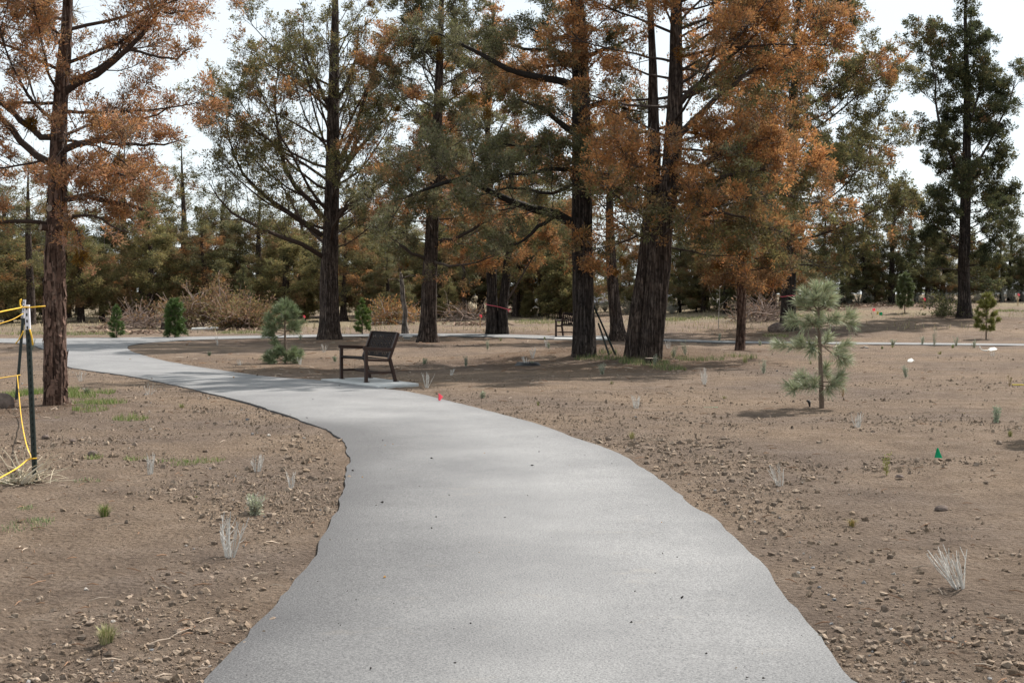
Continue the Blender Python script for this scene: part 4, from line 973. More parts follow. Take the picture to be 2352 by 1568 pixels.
pine(2265, 777, 668, 'yellow-green young pine near the right edge', (0.18, 0.18, 0.045), 7, shape=[(0, .26), (.3, .30), (.55, .30), (.8, .2), (1, .06)], nl=.15, nw=.011, dens=210, whorls=6, per=5, bushy=1, first=.16)
pine(2440, 1010, 700, 'young pine just outside the right edge, known by its shadow', PA, 8, shape=CONE, nl=.16, nw=.006, dens=120, whorls=6, per=5)

# ------------------------------------------------------------------ benches
def slots(mb, W, Hh, th, o, ex, ey, ez, cols, rows):
    """a slotted sheet: W along ex, Hh along ey, thickness th along ez"""
    R = np.stack([ex, ey, ez], 1); pitch = W / cols; sw = pitch * .40
    def bx(x0, x1, y0, y1): mb.box(np.asarray(o) + ex * (x0 + x1) / 2 + ey * (y0 + y1) / 2, (x1 - x0, y1 - y0, th), R)
    m = .045
    bx(-W / 2, W / 2, 0, m); bx(-W / 2, W / 2, Hh - m, Hh)
    inner = Hh - 2 * m
    for c in range(cols + 1):
        x = -W / 2 + c * pitch; a = max(-W / 2, x - (pitch - sw) / 2); b = min(W / 2, x + (pitch - sw) / 2); bx(a, b, m, Hh - m)
    for c in range(cols):
        x = -W / 2 + (c + .5) * pitch; pat = rows[c % len(rows)]
        prev = 0.0
        for (s0, s1) in list(pat) + [(1.0, 1.0)]:
            if s0 - prev > 1e-3: bx(x - sw / 2, x + sw / 2, m + prev * inner, m + s0 * inner)
            prev = s1
PATT = [[(.0, .22), (.34, .46), (.56, .66), (.74, 1.0)], [(.0, .25), (.33, .55), (.72, 1.0)], [(.0, .22), (.30, .40), (.50, .66), (.74, 1.0)], [(.10, .34), (.42, .60), (.68, .90)], [(.12, .30), (.40, .52), (.62, .86)]]
def bench(label):
    root = empty('park_bench', (0, 0, 0)); Lw = 1.16
    E = np.eye(3); t = .052
    for s in (-1, 1):
        x = s * (Lw / 2)
        mb = MB(); mb.beam((x, -.26, .012), (x, -.26, .575), t, .062, up=(1, 0, 0), bev=.004); mb.build('leg', M['bench_frame'], root)
        mb = MB(); mb.beam((x, .30, .012), (x, .19, .415), t, .062, up=(1, 0, 0), bev=.004); mb.build('leg', M['bench_frame'], root)
        for yy in (-.26, .30):
            mb = MB(); mb.box((x + .01, yy + .005, .006), (.10, .075, .012), bev=.002); mb.build('foot_plate', M['bench_frame'], root)
        mb = MB(); mb.beam((x, .175, .39), (x, .355, .865), t, .062, up=(1, 0, 0), bev=.004); mb.build('back_post', M['bench_frame'], root)
        mb = MB(); mb.beam((x, -.315, .597), (x, .262, .568), t * 1.12, .036, up=(1, 0, 0), bev=.005); mb.build('armrest', M['bench_frame'], root)
        mb = MB(); mb.beam((x, -.232, .395), (x, .168, .375), t * .8, .05, up=(1, 0, 0), bev=.004); mb.build('seat_rail', M['bench_frame'], root)
        mb = MB(); mb.beam((x, -.23, .165), (x, .245, .165), t * .7, .045, up=(1, 0, 0), bev=.004); mb.build('side_stretcher', M['bench_frame'], root)
    mb = MB(); mb.beam((-Lw / 2 + .02, 0.0, .165), (Lw / 2 - .02, 0.0, .165), .045, .045, up=(0, 0, 1), bev=.004); mb.build('cross_stretcher', M['bench_frame'], root)
    d = nrm(np.array([0, .18, .475])); nz_ = np.cross([1.0, 0, 0], d)
    mb = MB(); slots(mb, Lw - t - .006, .45, .010, np.array([0, .188, .425]), np.array([1.0, 0, 0]), d, nz_, 15, PATT)
    mb.build('backrest', M['bench_panel'], root)
    mb = MB(); mb.beam((-Lw / 2 + t / 2 + .004, .352, .858), (Lw / 2 - t / 2 - .004, .352, .858), .03, .035, bev=.006); mb.build('top_rail', M['bench_panel'], root)
    d = nrm(np.array([0, .42, -.025])); nz_ = np.cross([1.0, 0, 0], d)
    mb = MB(); slots(mb, Lw - t - .006, .43, .010, np.array([0, -.25, .428]), np.array([1.0, 0, 0]), d, nz_, 15, PATT)
    mb.build('seat', M['bench_panel'], root)
    mb = MB(); mb.beam((-Lw / 2 + t / 2 + .004, -.262, .412), (Lw / 2 - t / 2 - .004, -.262, .412), .05, .032, bev=.01); mb.build('seat_lip', M['bench_panel'], root)
    return tag(root, label, 'bench', 'slotted metal benches beside the path')
bn = bench('near brown-black slotted metal bench with armrests beside the path')
bn.location = (float(b_c[0]), float(b_c[1]), .046); bn.rotation_euler = (0, 0, math.radians(-61))
bf = copy_tree(bn); bf['label'] = 'far slotted metal bench half hidden by the near-black trunk'
p = flat(1277, 776.3); a = math.radians(-30); off = np.array([math.cos(a) * -.58 - math.sin(a) * -.26, math.sin(a) * -.58 + math.cos(a) * -.26])
bf.location = (float(p[0] - off[0]), float(p[1] - off[1]), .046); bf.rotation_euler = (0, 0, a)

# ------------------------------------------------------------------ steel fence posts and ropes
def tpost(base, top, label, white=.27, rz=0.0):
    base = np.asarray(base, float); top = np.asarray(top, float); d = top - base; ln = np.linalg.norm(d); z = d / ln
    x = nrm(np.cross([math.sin(rz), math.cos(rz), 0], z)); y = np.cross(z, x); R = np.stack([x, y, z], 1)
    root = empty('fence_post', base)
    def seg(z0, z1, name, m):
        mb = MB(); zc = (z0 + z1) / 2
        mb.box(R @ np.array([0, 0, zc]), (.046, .007, z1 - z0), R, bev=.001); mb.box(R @ np.array([0, .0195, zc]), (.007, .032, z1 - z0), R)
        return mb.build(name, m, root)
    sh = seg(-.12, ln - white, 'post_shaft', M['post_black'])
    if white: seg(ln - white, ln, 'painted_top', M['post_white'])
    mb = MB()
    for k in range(int(ln / .055)): mb.box(R @ np.array([0, -.007, .05 + k * .055]), (.012, .008, .026), R, bev=.002)
    tag(mb.build('studs', M['post_black'], root), kind='stuff')
    tag(root, label, 'post', 'steel fence posts'); return root, R
g1 = at(80, 1106); t1 = pt(61.5, 700, g1[1]); post1, R1 = tpost(g1, t1, 'near black steel post with white painted top and yellow rope', .21, .35)
g2 = at(37, 919); t2 = pt(56, 688, g2[1] + .1); post2, R2 = tpost(g2, t2, 'leaning black steel post behind the near roped post', .28, .35)
lean_b = at(1412, 812.5); tpost(lean_b, pt(1357, 688, TREES['dark'][1] - .05), 'long steel post leaning on the near-black trunk', 0, 1.0)
lb2 = at(1397, 813); tpost(lb2, pt(1373, 742, TREES['dark'][1] + .12), 'short steel post leaning beside the longer one at the near-black trunk', 0, 1.3)
lb3 = at(1364, 813); tpost(lb3, pt(1355, 775, TREES['dark'][1] + .05), 'shortest steel post standing tight against the near-black trunk', 0, .6)

def rope(pts, label, r=.0075, n=26):
    r = r * .75; mb = MB(); P = polyline(pts, n); mb.tubes(P, np.full(n, r), 7, cap=True)
    return tag(mb.build('rope', M['rope'], smooth=True), label, 'rope', 'yellow ropes')
y1, y2 = g1[1], g2[1]
k1 = pt(62, 706, y1)
rope([pt(104, 703, y1 - .02), k1 + [.03, -.03, 0], k1 + [0, -.035, .003], k1 + [-.035, -.02, 0], pt(20, 712, y1 - .4), pt(-60, 726, y1 - 1.3), pt(-260, 735, y1 - 2.6)], 'taut yellow rope knotted at the top of the near post', .008)
rope([pt(47, 694, y1), pt(50, 688, y1), pt(46, 690, y1 - .01), pt(47, 702, y1 - .02), pt(54, 706, y1 - .03)], 'curled yellow rope tail above the near post knot', .008, 14)
rope([pt(53, 720, y2), pt(30, 733, y2 - .3), pt(0, 743, y2 - .7), pt(-80, 770, y2 - 1.8)], 'thin yellow rope running left from the leaning post top', .008)
rope([pt(68, 756, y1 - .02), pt(71, 766, y1 - .03), pt(74, 780, y1 - .02), pt(75, 792, y1)], 'yellow rope end hanging right of the near post', .009, 12)
rope([pt(53, 760, y2), pt(50, 768, y2), pt(43, 780, y2 - .02), pt(36, 789, y2 - .02)], 'yellow rope end hanging off the leaning post', .013, 12)
rope([pt(-40, 873, y2 - .6), pt(0, 868, y2 - .3), pt(40, 862, y2 - .06), pt(46, 861, y2)], 'low yellow rope left of the leaning post', .009)
k2 = pt(74, 1052, y1)
rope([pt(40, 862, y2 - .06), pt(43, 900, y2 - 1.4), pt(49, 960, y2 - 3.6), pt(59, 1015, y1 + 1.6), pt(70, 1046, y1 + .2), k2 + [0, -.03, 0]], 'slack yellow rope sagging from leaning post down to the near post', .008, 34)
rope([pt(84, 1052, y1 - .03), k2 + [.02, -.04, 0], k2 + [-.02, -.03, -.003], pt(40, 1074, y1 - .35), pt(0, 1097, y1 - .7), pt(-80, 1140, y1 - 1.3)], 'low yellow rope leading left from the foot of the near post', .008)

# ------------------------------------------------------------------ pink ribbons, flags, stakes
def ribbon(base, u, v0, v1, rx, label):
    p = pt(u, v0, base[1]); q = pt(u, v1, base[1]); n = 26; an = np.linspace(0, 2 * math.pi, n); zc = (p[2] + q[2]) / 2; dz = (p[2] - q[2]) / 2
    C = np.stack([p[0] + rx * np.cos(an), base[1] + rx * 1.0 * np.sin(an), zc + dz * -np.cos(an) + .01 * np.sin(an * 3)], 1)
    h = np.array([0, 0, .014]); V = np.concatenate([C - h, C + h]); i = np.arange(n - 1)
    mb = MB(); mb.add(V, None, np.stack([i, i + 1, i + 1 + n, i + n], 1))
    return mb, C
mb, _ = ribbon(TREES['double'], 1144, 698, 711, .47, '')
mb.add([*(np.array([pt(1166, 710, TREES['double'][1] - .49)] * 4) + np.array([[0, 0, 0], [.02, 0, -.12], [.05, 0, -.11], [.03, 0, .0]]))], None, [[0, 1, 2, 3]])
tag(mb.build('pink_ribbon', M['ribbon']), 'pink ribbon sagging round the double trunk', 'ribbon', 'marking ribbons')
mb, _ = ribbon(TREES['ribbon'], 1811, 681, 678, .31, '')
tag(mb.build('pink_ribbon', M['ribbon']), 'pink ribbon round the dark trunk behind the foreground pine', 'ribbon', 'marking ribbons')

def pin_flag(u, v, vt, label, m, flagpts, lean=0.0, sc=1.0, wire_h=None):
    base = at(u, v); root = empty('marker_flag', base); h = wire_h or (pt(u, vt, base[1])[2] - base[2])
    mb = MB(); P = polyline([(0, 0, -.03), (lean * .4, 0, h * .5), (lean, 0, h)], 6); mb.tubes(P, np.full(6, .002 * sc), 5); mb.build('wire', M['wire'], root)
    F = np.array(flagpts, float) * sc; top = np.array([lean, 0, h])
    n = 7; mb = MB(); t = np.linspace(0, 1, n)
    up_ = F[0][None] * (1 - t[:, None]) + F[1][None] * t[:, None]; lo = F[3][None] * (1 - t[:, None]) + F[2][None] * t[:, None]
    wv = np.stack([0 * t, .018 * sc * np.sin(t * 5), 0 * t], 1); V = np.concatenate([top + up_ + wv, top + lo + wv * .6]); V2 = V + np.array([0, .0012, 0])
    i = np.arange(n - 1); Q = np.stack([i, i + 1, i + 1 + n, i + n], 1)
    mb.add(np.concatenate([V, V2]), None, np.concatenate([Q, (Q + 2 * n)[:, ::-1]])); mb.build('flag', m, root)
    return tag(root, label, 'flag', 'survey flags')
pin_flag(1008, 923, 902, 'pink marker flag at the path edge right of the near bench', M['pink'], [(0, 0, 0), (.075, 0, -.055), (.02, 0, -.125), (0, 0, -.10)], -.01)
pin_flag(2163, 1052, 1031, 'green marker flag bent onto the soil at the right', M['green'], [(-.062, 0, .035), (-.050, 0, .035), (0, -.02, -.095), (-.105, -.03, -.09)], 0, .75, .075)
pin_flag(2007, 730, 708, 'tiny pink marker flag left of the tall young pine', M['pink'], [(-.06, 0, 0), (.06, 0, 0), (.06, 0, -.12), (-.06, 0, -.12)], 0, 1)
pin_flag(2023, 724, 716, 'small green marker flag below the tall young pine', M['green'], [(-.07, 0, 0), (.07, 0, 0), (.07, 0, -.14), (-.07, 0, -.14)], 0, 1, .14)
pin_flag(2016, 722, 715, 'small yellow marker flag beside the green one below the tall pine', M['yellow'], [(-.04, 0, 0), (.04, 0, 0), (.02, 0, -.14), (-.04, 0, -.14)], 0, 1, .14)
def stake(u, v, vt, label, red=True):
    base = at(u, v); root = empty('survey_stake', base); h = pt(u, vt, base[1])[2] - base[2]
    mb = MB(); mb.box((0, 0, h / 2 - .05), (.045, .02, h + .1), bev=.003); mb.build('lath', M['lath'], root)
    if red:
        mb = MB(); mb.box((0.012, -.014, h - .05), (.095, .006, .09), bev=.002); mb.box((.06, -.02, h - .10), (.03, .004, .10), np.array([[.9, 0, .43], [0, 1, 0], [-.43, 0, .9]])); mb.build('flagging', M['pink'], root)
    return tag(root, label, 'stake', 'survey stakes')
stake(2122, 711, 684, 'wooden stake with pink flagging left of the dark juniper')
stake(2338, 703, 674, 'wooden stake with pink flagging at the far right edge')
stake(1103, 752, 722, 'wooden stake with pink flagging left of the double trunk')
stake(698, 743, 724, 'wooden stake with red flagging between the bushy pine and fan tree')
stake(704, 743, 735, 'short bare wooden stake beside the red flagged one', False)

# ------------------------------------------------------------------ bare sapling, dead trunk, stumps, rocks, brush
def sapling():
    base = at(1650, 754); root = empty('bare_sapling', base); Y = base[1]; rng = np.random.default_rng(3)
    mb = MB(); P = polyline([(0, 0, -.05), *[tuple(pt(u, v, Y) - base) for u, v in ((1651, 720), (1653, 680), (1654, 640))]], 10); mb.tubes(P, np.linspace(.02, .006, 10), 6, (.32, .29, .26)); mb.build('stem', M['twig'], root)
    for pp in ([(1653, 686), (1643, 690), (1636, 682), (1629, 664), (1627, 650)], [(1652, 668), (1640, 660), (1632, 645)], [(1653, 660), (1662, 650), (1668, 635)], [(1652, 700), (1664, 693), (1674, 680)]):
        mb = MB(); P = polyline([pt(u, v, Y + rng.normal(0, .1)) - base for u, v in pp], 8); mb.tubes(P, np.linspace(.010, .003, 8), 5, (.34, .31, .28)); mb.build('twig', M['twig'], root)
    p = pt(1648, 690, Y - .05) - base; mb = MB(); mb.box(p, (.03, .004, .17), np.array([[.97, 0, .2], [0, 1, 0], [-.2, 0, .97]])); mb.build('tag', M['paper'], root)
    tag(root, 'bare thin sapling with white tag right of the twin trunks', 'sapling')
sapling()
def dead_trunk():
    base = at(931, 767); root = empty('dead_trunk', base); Y = base[1]; rng = np.random.default_rng(4)
    tr = [(0, 0, -.1, .15)] + [tuple(pt(u, v, Y) - base) + (r,) for u, v, r in ((929, 740, .10), (931, 715, .095), (926, 690, .09), (924, 660, .085), (921, 630, .06))]
    mb = MB(); trunk_mesh(mb, tr, rng, S=14, K=20); mb.build('trunk', M['bark_grey'], root, smooth=True)
    for pp, r in (([(928, 745), (915, 742), (903, 735), (898, 730)], .035), ([(922, 640), (945, 632), (968, 636), (985, 630)], .03), ([(923, 650), (908, 640), (892, 642)], .025), ([(921, 630), (915, 605), (918, 590)], .04)):
        mb = MB(); P = polyline([pt(u, v, Y + rng.normal(0, .15)) - base for u, v in pp], 8); P[0] = pt(*pp[0], Y) - base; mb.tubes(P, np.linspace(r, .006, 8), 6, (.09, .07, .06)); mb.build('branch', M['twig'], root)
    tag(root, 'slim dead grey trunk with crooked low limb behind the near bench', 'tree')
dead_trunk()
def lump(name, loc, size, label, m, cat, seed, group=None, sub=3):
    import bmesh
    bm = bmesh.new(); bmesh.ops.create_icosphere(bm, subdivisions=sub, radius=1); V = np.array([v.co[:] for v in bm.verts]); T = np.array([[v.index for v in f.verts] for f in bm.faces]); bm.free()
    f = .75 + .5 * fbm(V[:, 0] * 1.7 + seed, V[:, 1] * 1.7, V[:, 2] * 1.7, s=seed, o=4); V = V * f[:, None] * np.asarray(size); V[:, 2] = np.maximum(V[:, 2], -size[2] * .35)
    mb = MB(); mb.add(V, T); o = mb.build(name, m, smooth=False); o.location = [float(q) for q in loc]
    return tag(o, label, cat, group)
p = at(1785, 762); lump('boulder', p + [0, 0, .10], (.34, .28, .26), 'brown boulder at the foot of the ribboned dark trunk', M['rock'], 'rock', 3)
p = at(6, 938); lump('soil_mound', p + [0, 0, .06], (.16, .14, .16), 'crumbly brown soil mound at the left edge behind the ropes', M['rock'], 'mound', 5)
p = at(213, 1046); lump('rock', p + [0, 0, .015], (.05, .04, .04), 'fist-sized brown rock on the soil right of the near post', M['rock'], 'rock', 6, 'loose rocks')
p = at(105, 1006); lump('rock', p + [0, 0, .012], (.045, .035, .028), 'small brown rock nearest the shaggy red trunk', M['rock'], 'rock', 7, 'loose rocks')
p = at(168, 1015); lump('rock', p + [0, 0, .012], (.03, .03, .022), 'pale small rock midway between shaggy trunk and near post', M['rock'], 'rock', 8, 'loose rocks')
p = at(2162, 1172); lump('rock', p + [0, 0, .012], (.05, .035, .03), 'dark grey rock on the soil below the green flag', M['rock'], 'rock', 9, 'loose rocks')
p = at(2066, 1092 + 5); lump('rock', p + [0, 0, .01], (.035, .03, .022), 'small dark rock right of the green shoots', M['rock'], 'rock', 10, 'loose rocks')
def stump(u, v, r, h, label):
    base = at(u, v); root = empty('tree_stump', base); rng = np.random.default_rng(int(u)); mb = MB()
    trunk_mesh(mb, [(0, 0, -.08, r * 1.15), (0, 0, h * .5, r), (0, 0, h, r * .95)], rng, S=18, K=8, flare=.3); mb.build('bark', M['bark_brown'], root, smooth=True)
    an = np.arange(18) * math.pi / 9; mb = MB(); mb.add([[0, 0, h + .006]] + [[r * .97 * math.cos(a), r * .97 * math.sin(a), h + .002] for a in an], [[0, 1 + k, 1 + (k + 1) % 18] for k in range(18)]); mb.build('sawn_top', M['cut'], root)
    tag(root, label, 'stump', 'tree stumps')
stump(386, 756, .27, .30, 'low sawn tree stump left of the brush pile')
stump(1497, 832, .16, .10, 'small cut stump in front of the twin trunks')

def brush(name, cx, cv, wpx, hpx, label, seed, n, fol, cols, upright=.9):
    base = at(cx, cv); rng = np.random.default_rng(seed); root = empty(name, base); k = base[1] / FPX; Wm, Hm = wpx * k, hpx * k
    big = []
    for j in range(9):
        x = rng.uniform(-.45, .45) * Wm; a = rng.uniform(-.9, .9); ln = Hm * rng.uniform(.7, 1.15)
        P = branch_curves(np.array([[x, rng.normal(0, .4), .05]]), np.array([[math.sin(a) * .8, rng.normal(0, .25), upright]]), np.array([ln]), 9, -.3, .16, rng)
        mb = MB(); mb.tubes(P, np.linspace(.045, .012, 9)[None], 6, np.array([.26, .19, .155]) * rng.uniform(.7, 1.3)); mb.build('limb', M['twig'], root); big.append(P[0])
    m = n; xs = rng.normal(0, .24, m).clip(-.5, .5) * Wm; d = np.stack([rng.normal(0, .8, m), rng.normal(0, .5, m), np.abs(rng.normal(.25, .55, m))], 1)
    prof = np.cos(np.clip(xs / Wm * 2.6, -1.5, 1.5)); z = rng.uniform(0, 1, m) ** 1.2 * Hm * .75 * prof
    P = branch_curves(np.stack([xs, rng.normal(0, .6, m), z + .04], 1), d, rng.uniform(.4, 1.5, m), 6, -.25, .16, rng); P[:, :, 2] = np.maximum(P[:, :, 2], .015)
    mb = MB(); mb.tubes(P, np.linspace(.014, .005, 6)[None] * rng.uniform(.6, 1.6, (m, 1)), 4, np.array([.25, .19, .16]) * rng.uniform(.4, 1.5, (m, 1))); tag(mb.build('branches', M['twig'], root), kind='stuff')
    if fol:
        q = rng.integers(0, m, fol); t = rng.uniform(.3, 1, fol); A, D = sample_on(P[q], t); ci = np.array(cols)[rng.integers(0, len(cols), fol)] * rng.uniform(.6, 1.25, (fol, 1))
        mb = MB(); blades(mb, A, D, 7, .10, .14, .045, ci, rng); tag(mb.build('dead_foliage', M['foliage'], root), kind='stuff')
    tag(root, label, 'brush', 'piles of cut branches')
DP = np.array([.215, .140, .092])
brush('brush_pile', 475, 752, 170, 98, 'tall pile of cut pinkish-brown juniper limbs behind the young pines', 31, 240, 1200, (DP, BROWN, OLIVE), .95)
brush('brush_pile', 560, 756, 95, 48, 'low mounded olive-brown brush heap right of the tall pile', 32, 150, 1300, (OLIVE, BROWN, DP), .5)
brush('brush_pile', 318, 754, 120, 32, 'low tangle of bare grey cut branches beside the sawn stump', 33, 190, 120, (DP, BROWN), .35)
brush('brush_pile', 905, 745, 110, 40, 'low rusty brush heap behind the slim dead trunk', 34, 120, 500, (BROWN, RUST, OLIVE), .45)
brush('brush_pile', 1745, 738, 120, 40, 'low grey tangle of dead branches left of the ribboned trunk', 35, 200, 60, (DP, BROWN), .4)
brush('brush_pile', 1070, 736, 90, 22, 'flat pile of dark fallen branches left of the double trunk', 36, 110, 80, (DP, BROWN), .25)
brush('fallen_branch', 2172, 727, 62, 14, 'fallen dark green branch lying left of the ragged juniper trunk', 37, 26, 260, (DKGREEN, GREEN), .3)

# ------------------------------------------------------------------ far house glimpsed between the trunks
hb = np.array([8.6, 124.0, float(terr(8.6, 124.0)) - 0.2]); house = empty('house', hb, .12)
rx, hw, dp = 7.0, 2.55, 4.2
mb = MB(); mb.box((0, 0, hw / 2), (2 * rx, 2 * dp, hw)); mb.build('wall', M['siding'], house)
mb = MB(); o_ = .5; rg = 1.55
mb.add([[-rx - o_, -dp - o_, hw], [rx + o_, -dp - o_, hw], [rx + o_, 0, hw + rg], [-rx - o_, 0, hw + rg], [rx + o_, dp + o_, hw], [-rx - o_, dp + o_, hw],
        [-rx - o_, -dp - o_, hw + .14], [rx + o_, -dp - o_, hw + .14], [rx + o_, 0, hw + rg + .14], [-rx - o_, 0, hw + rg + .14], [rx + o_, dp + o_, hw + .14], [-rx - o_, dp + o_, hw + .14]], None,
       [[6, 7, 8, 9], [9, 8, 10, 11], [0, 1, 7, 6], [1, 2, 8, 7], [2, 4, 10, 8], [0, 6, 9, 3], [3, 9, 11, 5], [0, 3, 2, 1], [3, 5, 4, 2], [4, 5, 11, 10]]); mb.build('roof', M['roof'], house)
for x in (-5, -2.2, .8, 4.2):
    mb = MB(); mb.box((x, -dp - .02, 1.45), (1.3, .08, 1.1)); wn = mb.build('window', M['trim'], house); mb = MB(); mb.box((x, -dp - .05, 1.45), (1.12, .06, .92)); mb.build('pane', M['glass'], wn)
mb = MB(); mb.box((2.6, -dp - .02, 1.02), (.95, .08, 2.04)); mb.build('door', M['trim'], house)
tag(house, 'low grey house with blue-grey roof far behind the slim leaning stem', 'house')
# ------------------------------------------------------------------ small plants, one object each
def grass_tuft(u, v, hpx, label, cg, cd, wpx=None, n=110):
    base = at(u, v); k = base[1] / FPX; h = hpx * k; rng = np.random.default_rng(int(u * 7 + v)); wd = (wpx or hpx * .9) * k / 2
    a = rng.uniform(0, 6.28, n); o = rng.uniform(0, .45, n) * wd; le_ = rng.uniform(.15, 1.0, n); ln = h * rng.uniform(.6, 1.15, n)
    p0 = np.stack([np.cos(a) * o, np.sin(a) * o, np.full(n, -.01)], 1); out = np.stack([np.cos(a), np.sin(a), 0 * a], 1) * (le_ * wd)[:, None]
    up_ = np.array([0, 0, 1.0])[None] * ln[:, None]
    p1 = p0 + out * .35 + up_ * .6; p2 = p0 + out + up_ * (1 - .25 * le_)[:, None]
    s = np.stack([-np.sin(a), np.cos(a), 0 * a], 1) * max(.0022, .35 * k); V = np.stack([p0 - s, p0 + s, p1 - s * .8, p1 + s * .8, p2], 1).reshape(-1, 3); i = np.arange(n)[:, None] * 5
    m = rng.random((n, 1)) < .38; c = np.where(m, np.asarray(cd), np.asarray(cg)) * rng.uniform(.7, 1.3, (n, 1))
    mb = MB(); mb.add(V, np.concatenate([i + [0, 1, 3], i + [0, 3, 2], i + [2, 3, 4]]), None, np.repeat(c, 5, 0)); o_ = mb.build('grass_tuft', M['plant']); o_.location = [float(q) for q in base]
    return tag(o_, label, 'grass', 'grass tufts on the bare soil')
def twig_plant(u, v, hpx, label, n=14, spread=.35, col=(.60, .57, .53), side=2, r=.0036, lean=0.0):
    base = at(u, v); k = base[1] / FPX; h = hpx * k; rng = np.random.default_rng(int(u * 5 + v)); a = rng.uniform(0, 6.28, n); e = rng.uniform(0, spread, n)
    d = np.stack([np.cos(a) * e + lean, np.sin(a) * e, np.ones(n)], 1); r = max(r, .30 * k)
    P = branch_curves(np.stack([np.cos(a) * .02, np.sin(a) * .02, np.full(n, -.015)], 1), d, h * rng.uniform(.65, 1.1, n), 6, .15, .07, rng)
    mb = MB(); mb.tubes(P, np.linspace(1.15, .5, 6)[None] * r * rng.uniform(.7, 1.2, (n, 1)), 4, np.asarray(col) * rng.uniform(.7, 1.2, (n, 1)))
    if side:
        q = np.repeat(np.arange(n), side); t = rng.uniform(.25, .85, len(q)); pp, tg = sample_on(P[q], t); dd = nrm(tg + nrm(rng.normal(0, 1, (len(q), 3))) * .7)
        P2 = branch_curves(pp, dd, h * rng.uniform(.12, .34, len(q)), 4, .3, .08, rng); mb.tubes(P2, np.linspace(.7, .35, 4)[None] * np.full((len(q), 1), r), 3, np.asarray(col) * rng.uniform(.7, 1.2, (len(q), 1)))
    o_ = mb.build('dry_twig_plant', M['dry']); o_.location = [float(q) for q in base]
    return tag(o_, label, 'plant', 'dry twiggy plants')
def leafy(u, v, hpx, label, col, n=9, spread=.3, nl=26, ll=.028, lw=.007, name='sage_seedling', stem=(.25, .23, .19), cat='shrub', group='grey-green seedlings'):
    base = at(u, v); k = base[1] / FPX; h = hpx * k; rng = np.random.default_rng(int(u * 3 + v)); a = rng.uniform(0, 6.28, n); e = rng.uniform(.02, spread, n)
    P = branch_curves(np.stack([0 * a, 0 * a, np.full(n, -.015)], 1), np.stack([np.cos(a) * e, np.sin(a) * e, np.ones(n)], 1), h * rng.uniform(.6, 1.05, n), 6, .1, .06, rng)
    root = empty(name, base); mb = MB(); mb.tubes(P, np.linspace(1.1, .5, 6)[None] * max(.0025, .28 * k) * np.ones((n, 1)), 4, stem); mb.build('stems', M['dry'], root)
    q = np.repeat(np.arange(n), nl); t = rng.uniform(.15, 1, len(q)); A, D = sample_on(P[q], t); mb = MB()
    blades(mb, A, D, 2, .006, max(ll, 1.3 * k), max(lw, .7 * k), np.asarray(col)[None] * rng.uniform(.7, 1.3, (len(q), 1)), rng); mb.build('leaves', M['plant'], root)
    return tag(root, label, cat, group)
G1, D1 = (.115, .150, .035), (.33, .28, .15)
for (u, v, h, wd, cg, cd, n, lb) in [
    (240, 1186, 36, 44, (.10, .14, .03), D1, 170, 'green bunch of grass in the left middle ground'), (245, 1482, 60, 62, (.20, .21, .085), (.40, .35, .20), 220, 'pale green grass clump at the bottom left'),
    (418, 936, 13, 22, G1, D1, 70, 'small green grass tuft right of the shaggy red trunk'), (1236, 930, 13, 12, G1, D1, 40, 'small grass tuft right of the pink path flag'),
    (1405, 884, 13, 16, (.07, .10, .03), D1, 50, 'dark green tuft in front of the near-black trunk'), (1452, 1006, 20, 24, (.22, .21, .07), D1, 60, 'yellowish tuft at the middle right of the path'),
    (1664, 914, 8, 22, (.13, .13, .05), D1, 50, 'flat olive tuft left of the foreground pine'), (1636, 1054, 9, 18, (.12, .16, .07), D1, 50, 'flat green tuft below the green strip'),
    (1574, 851, 11, 16, (.07, .11, .03), D1, 50, 'dark tuft right of the twin trunks'), (2320, 1002, 20, 20, (.16, .17, .05), D1, 60, 'olive tuft near the right edge'),
    (1956, 1205, 20, 40, (.20, .17, .055), (.32, .22, .10), 90, 'olive-brown clump on the right soil'), (1711, 834, 22, 22, (.22, .24, .11), D1, 70, 'pale tuft in front of the small rusty tree'),
    (2158, 815, 12, 16, (.20, .20, .06), D1, 50, 'yellow-green tuft below the far right path'), (2026, 801, 9, 9, (.08, .13, .03), D1, 40, 'tiny green tuft at the right path edge'),
    (1251, 779, 8, 8, (.10, .16, .03), D1, 30, 'tiny bright tuft left of the far bench'), (2188, 800, 12, 12, (.11, .17, .03), D1, 40, 'bright green tuft on the right path edge'),
    (1862, 836, 10, 10, (.10, .13, .03), D1, 40, 'little green tuft left of the foreground pine stem'), (2208, 1512 - 400, 7, 10, (.12, .18, .04), D1, 30, 'tiny sprout below the green flag'),
    (2215, 992 - 40, 7, 9, (.28, .21, .10), D1, 30, 'straw tuft left of the grey-green bush at right'), (640, 1010, 7, 24, (.14, .18, .04), D1, 60, 'low green sprouts at the left path bend'),
    (132, 925 + 40, 12, 20, G1, D1, 60, 'grass tuft at the foot of the shaggy trunk'), (450, 1142, 8, 14, (.13, .18, .05), D1, 40, 'tiny green tuft between grass bunch and path'),
    (1150, 782, 8, 10, (.12, .17, .04), D1, 30, 'tiny tuft before the double trunk'), (2050, 798, 8, 14, (.16, .19, .06), D1, 30, 'flat tuft by the right path edge'),
    (1545, 815, 10, 14, (.20, .22, .05), D1, 40, 'yellowish tuft behind the twin trunks')]:
    grass_tuft(u, v, h, lb, cg, cd, wd, n)
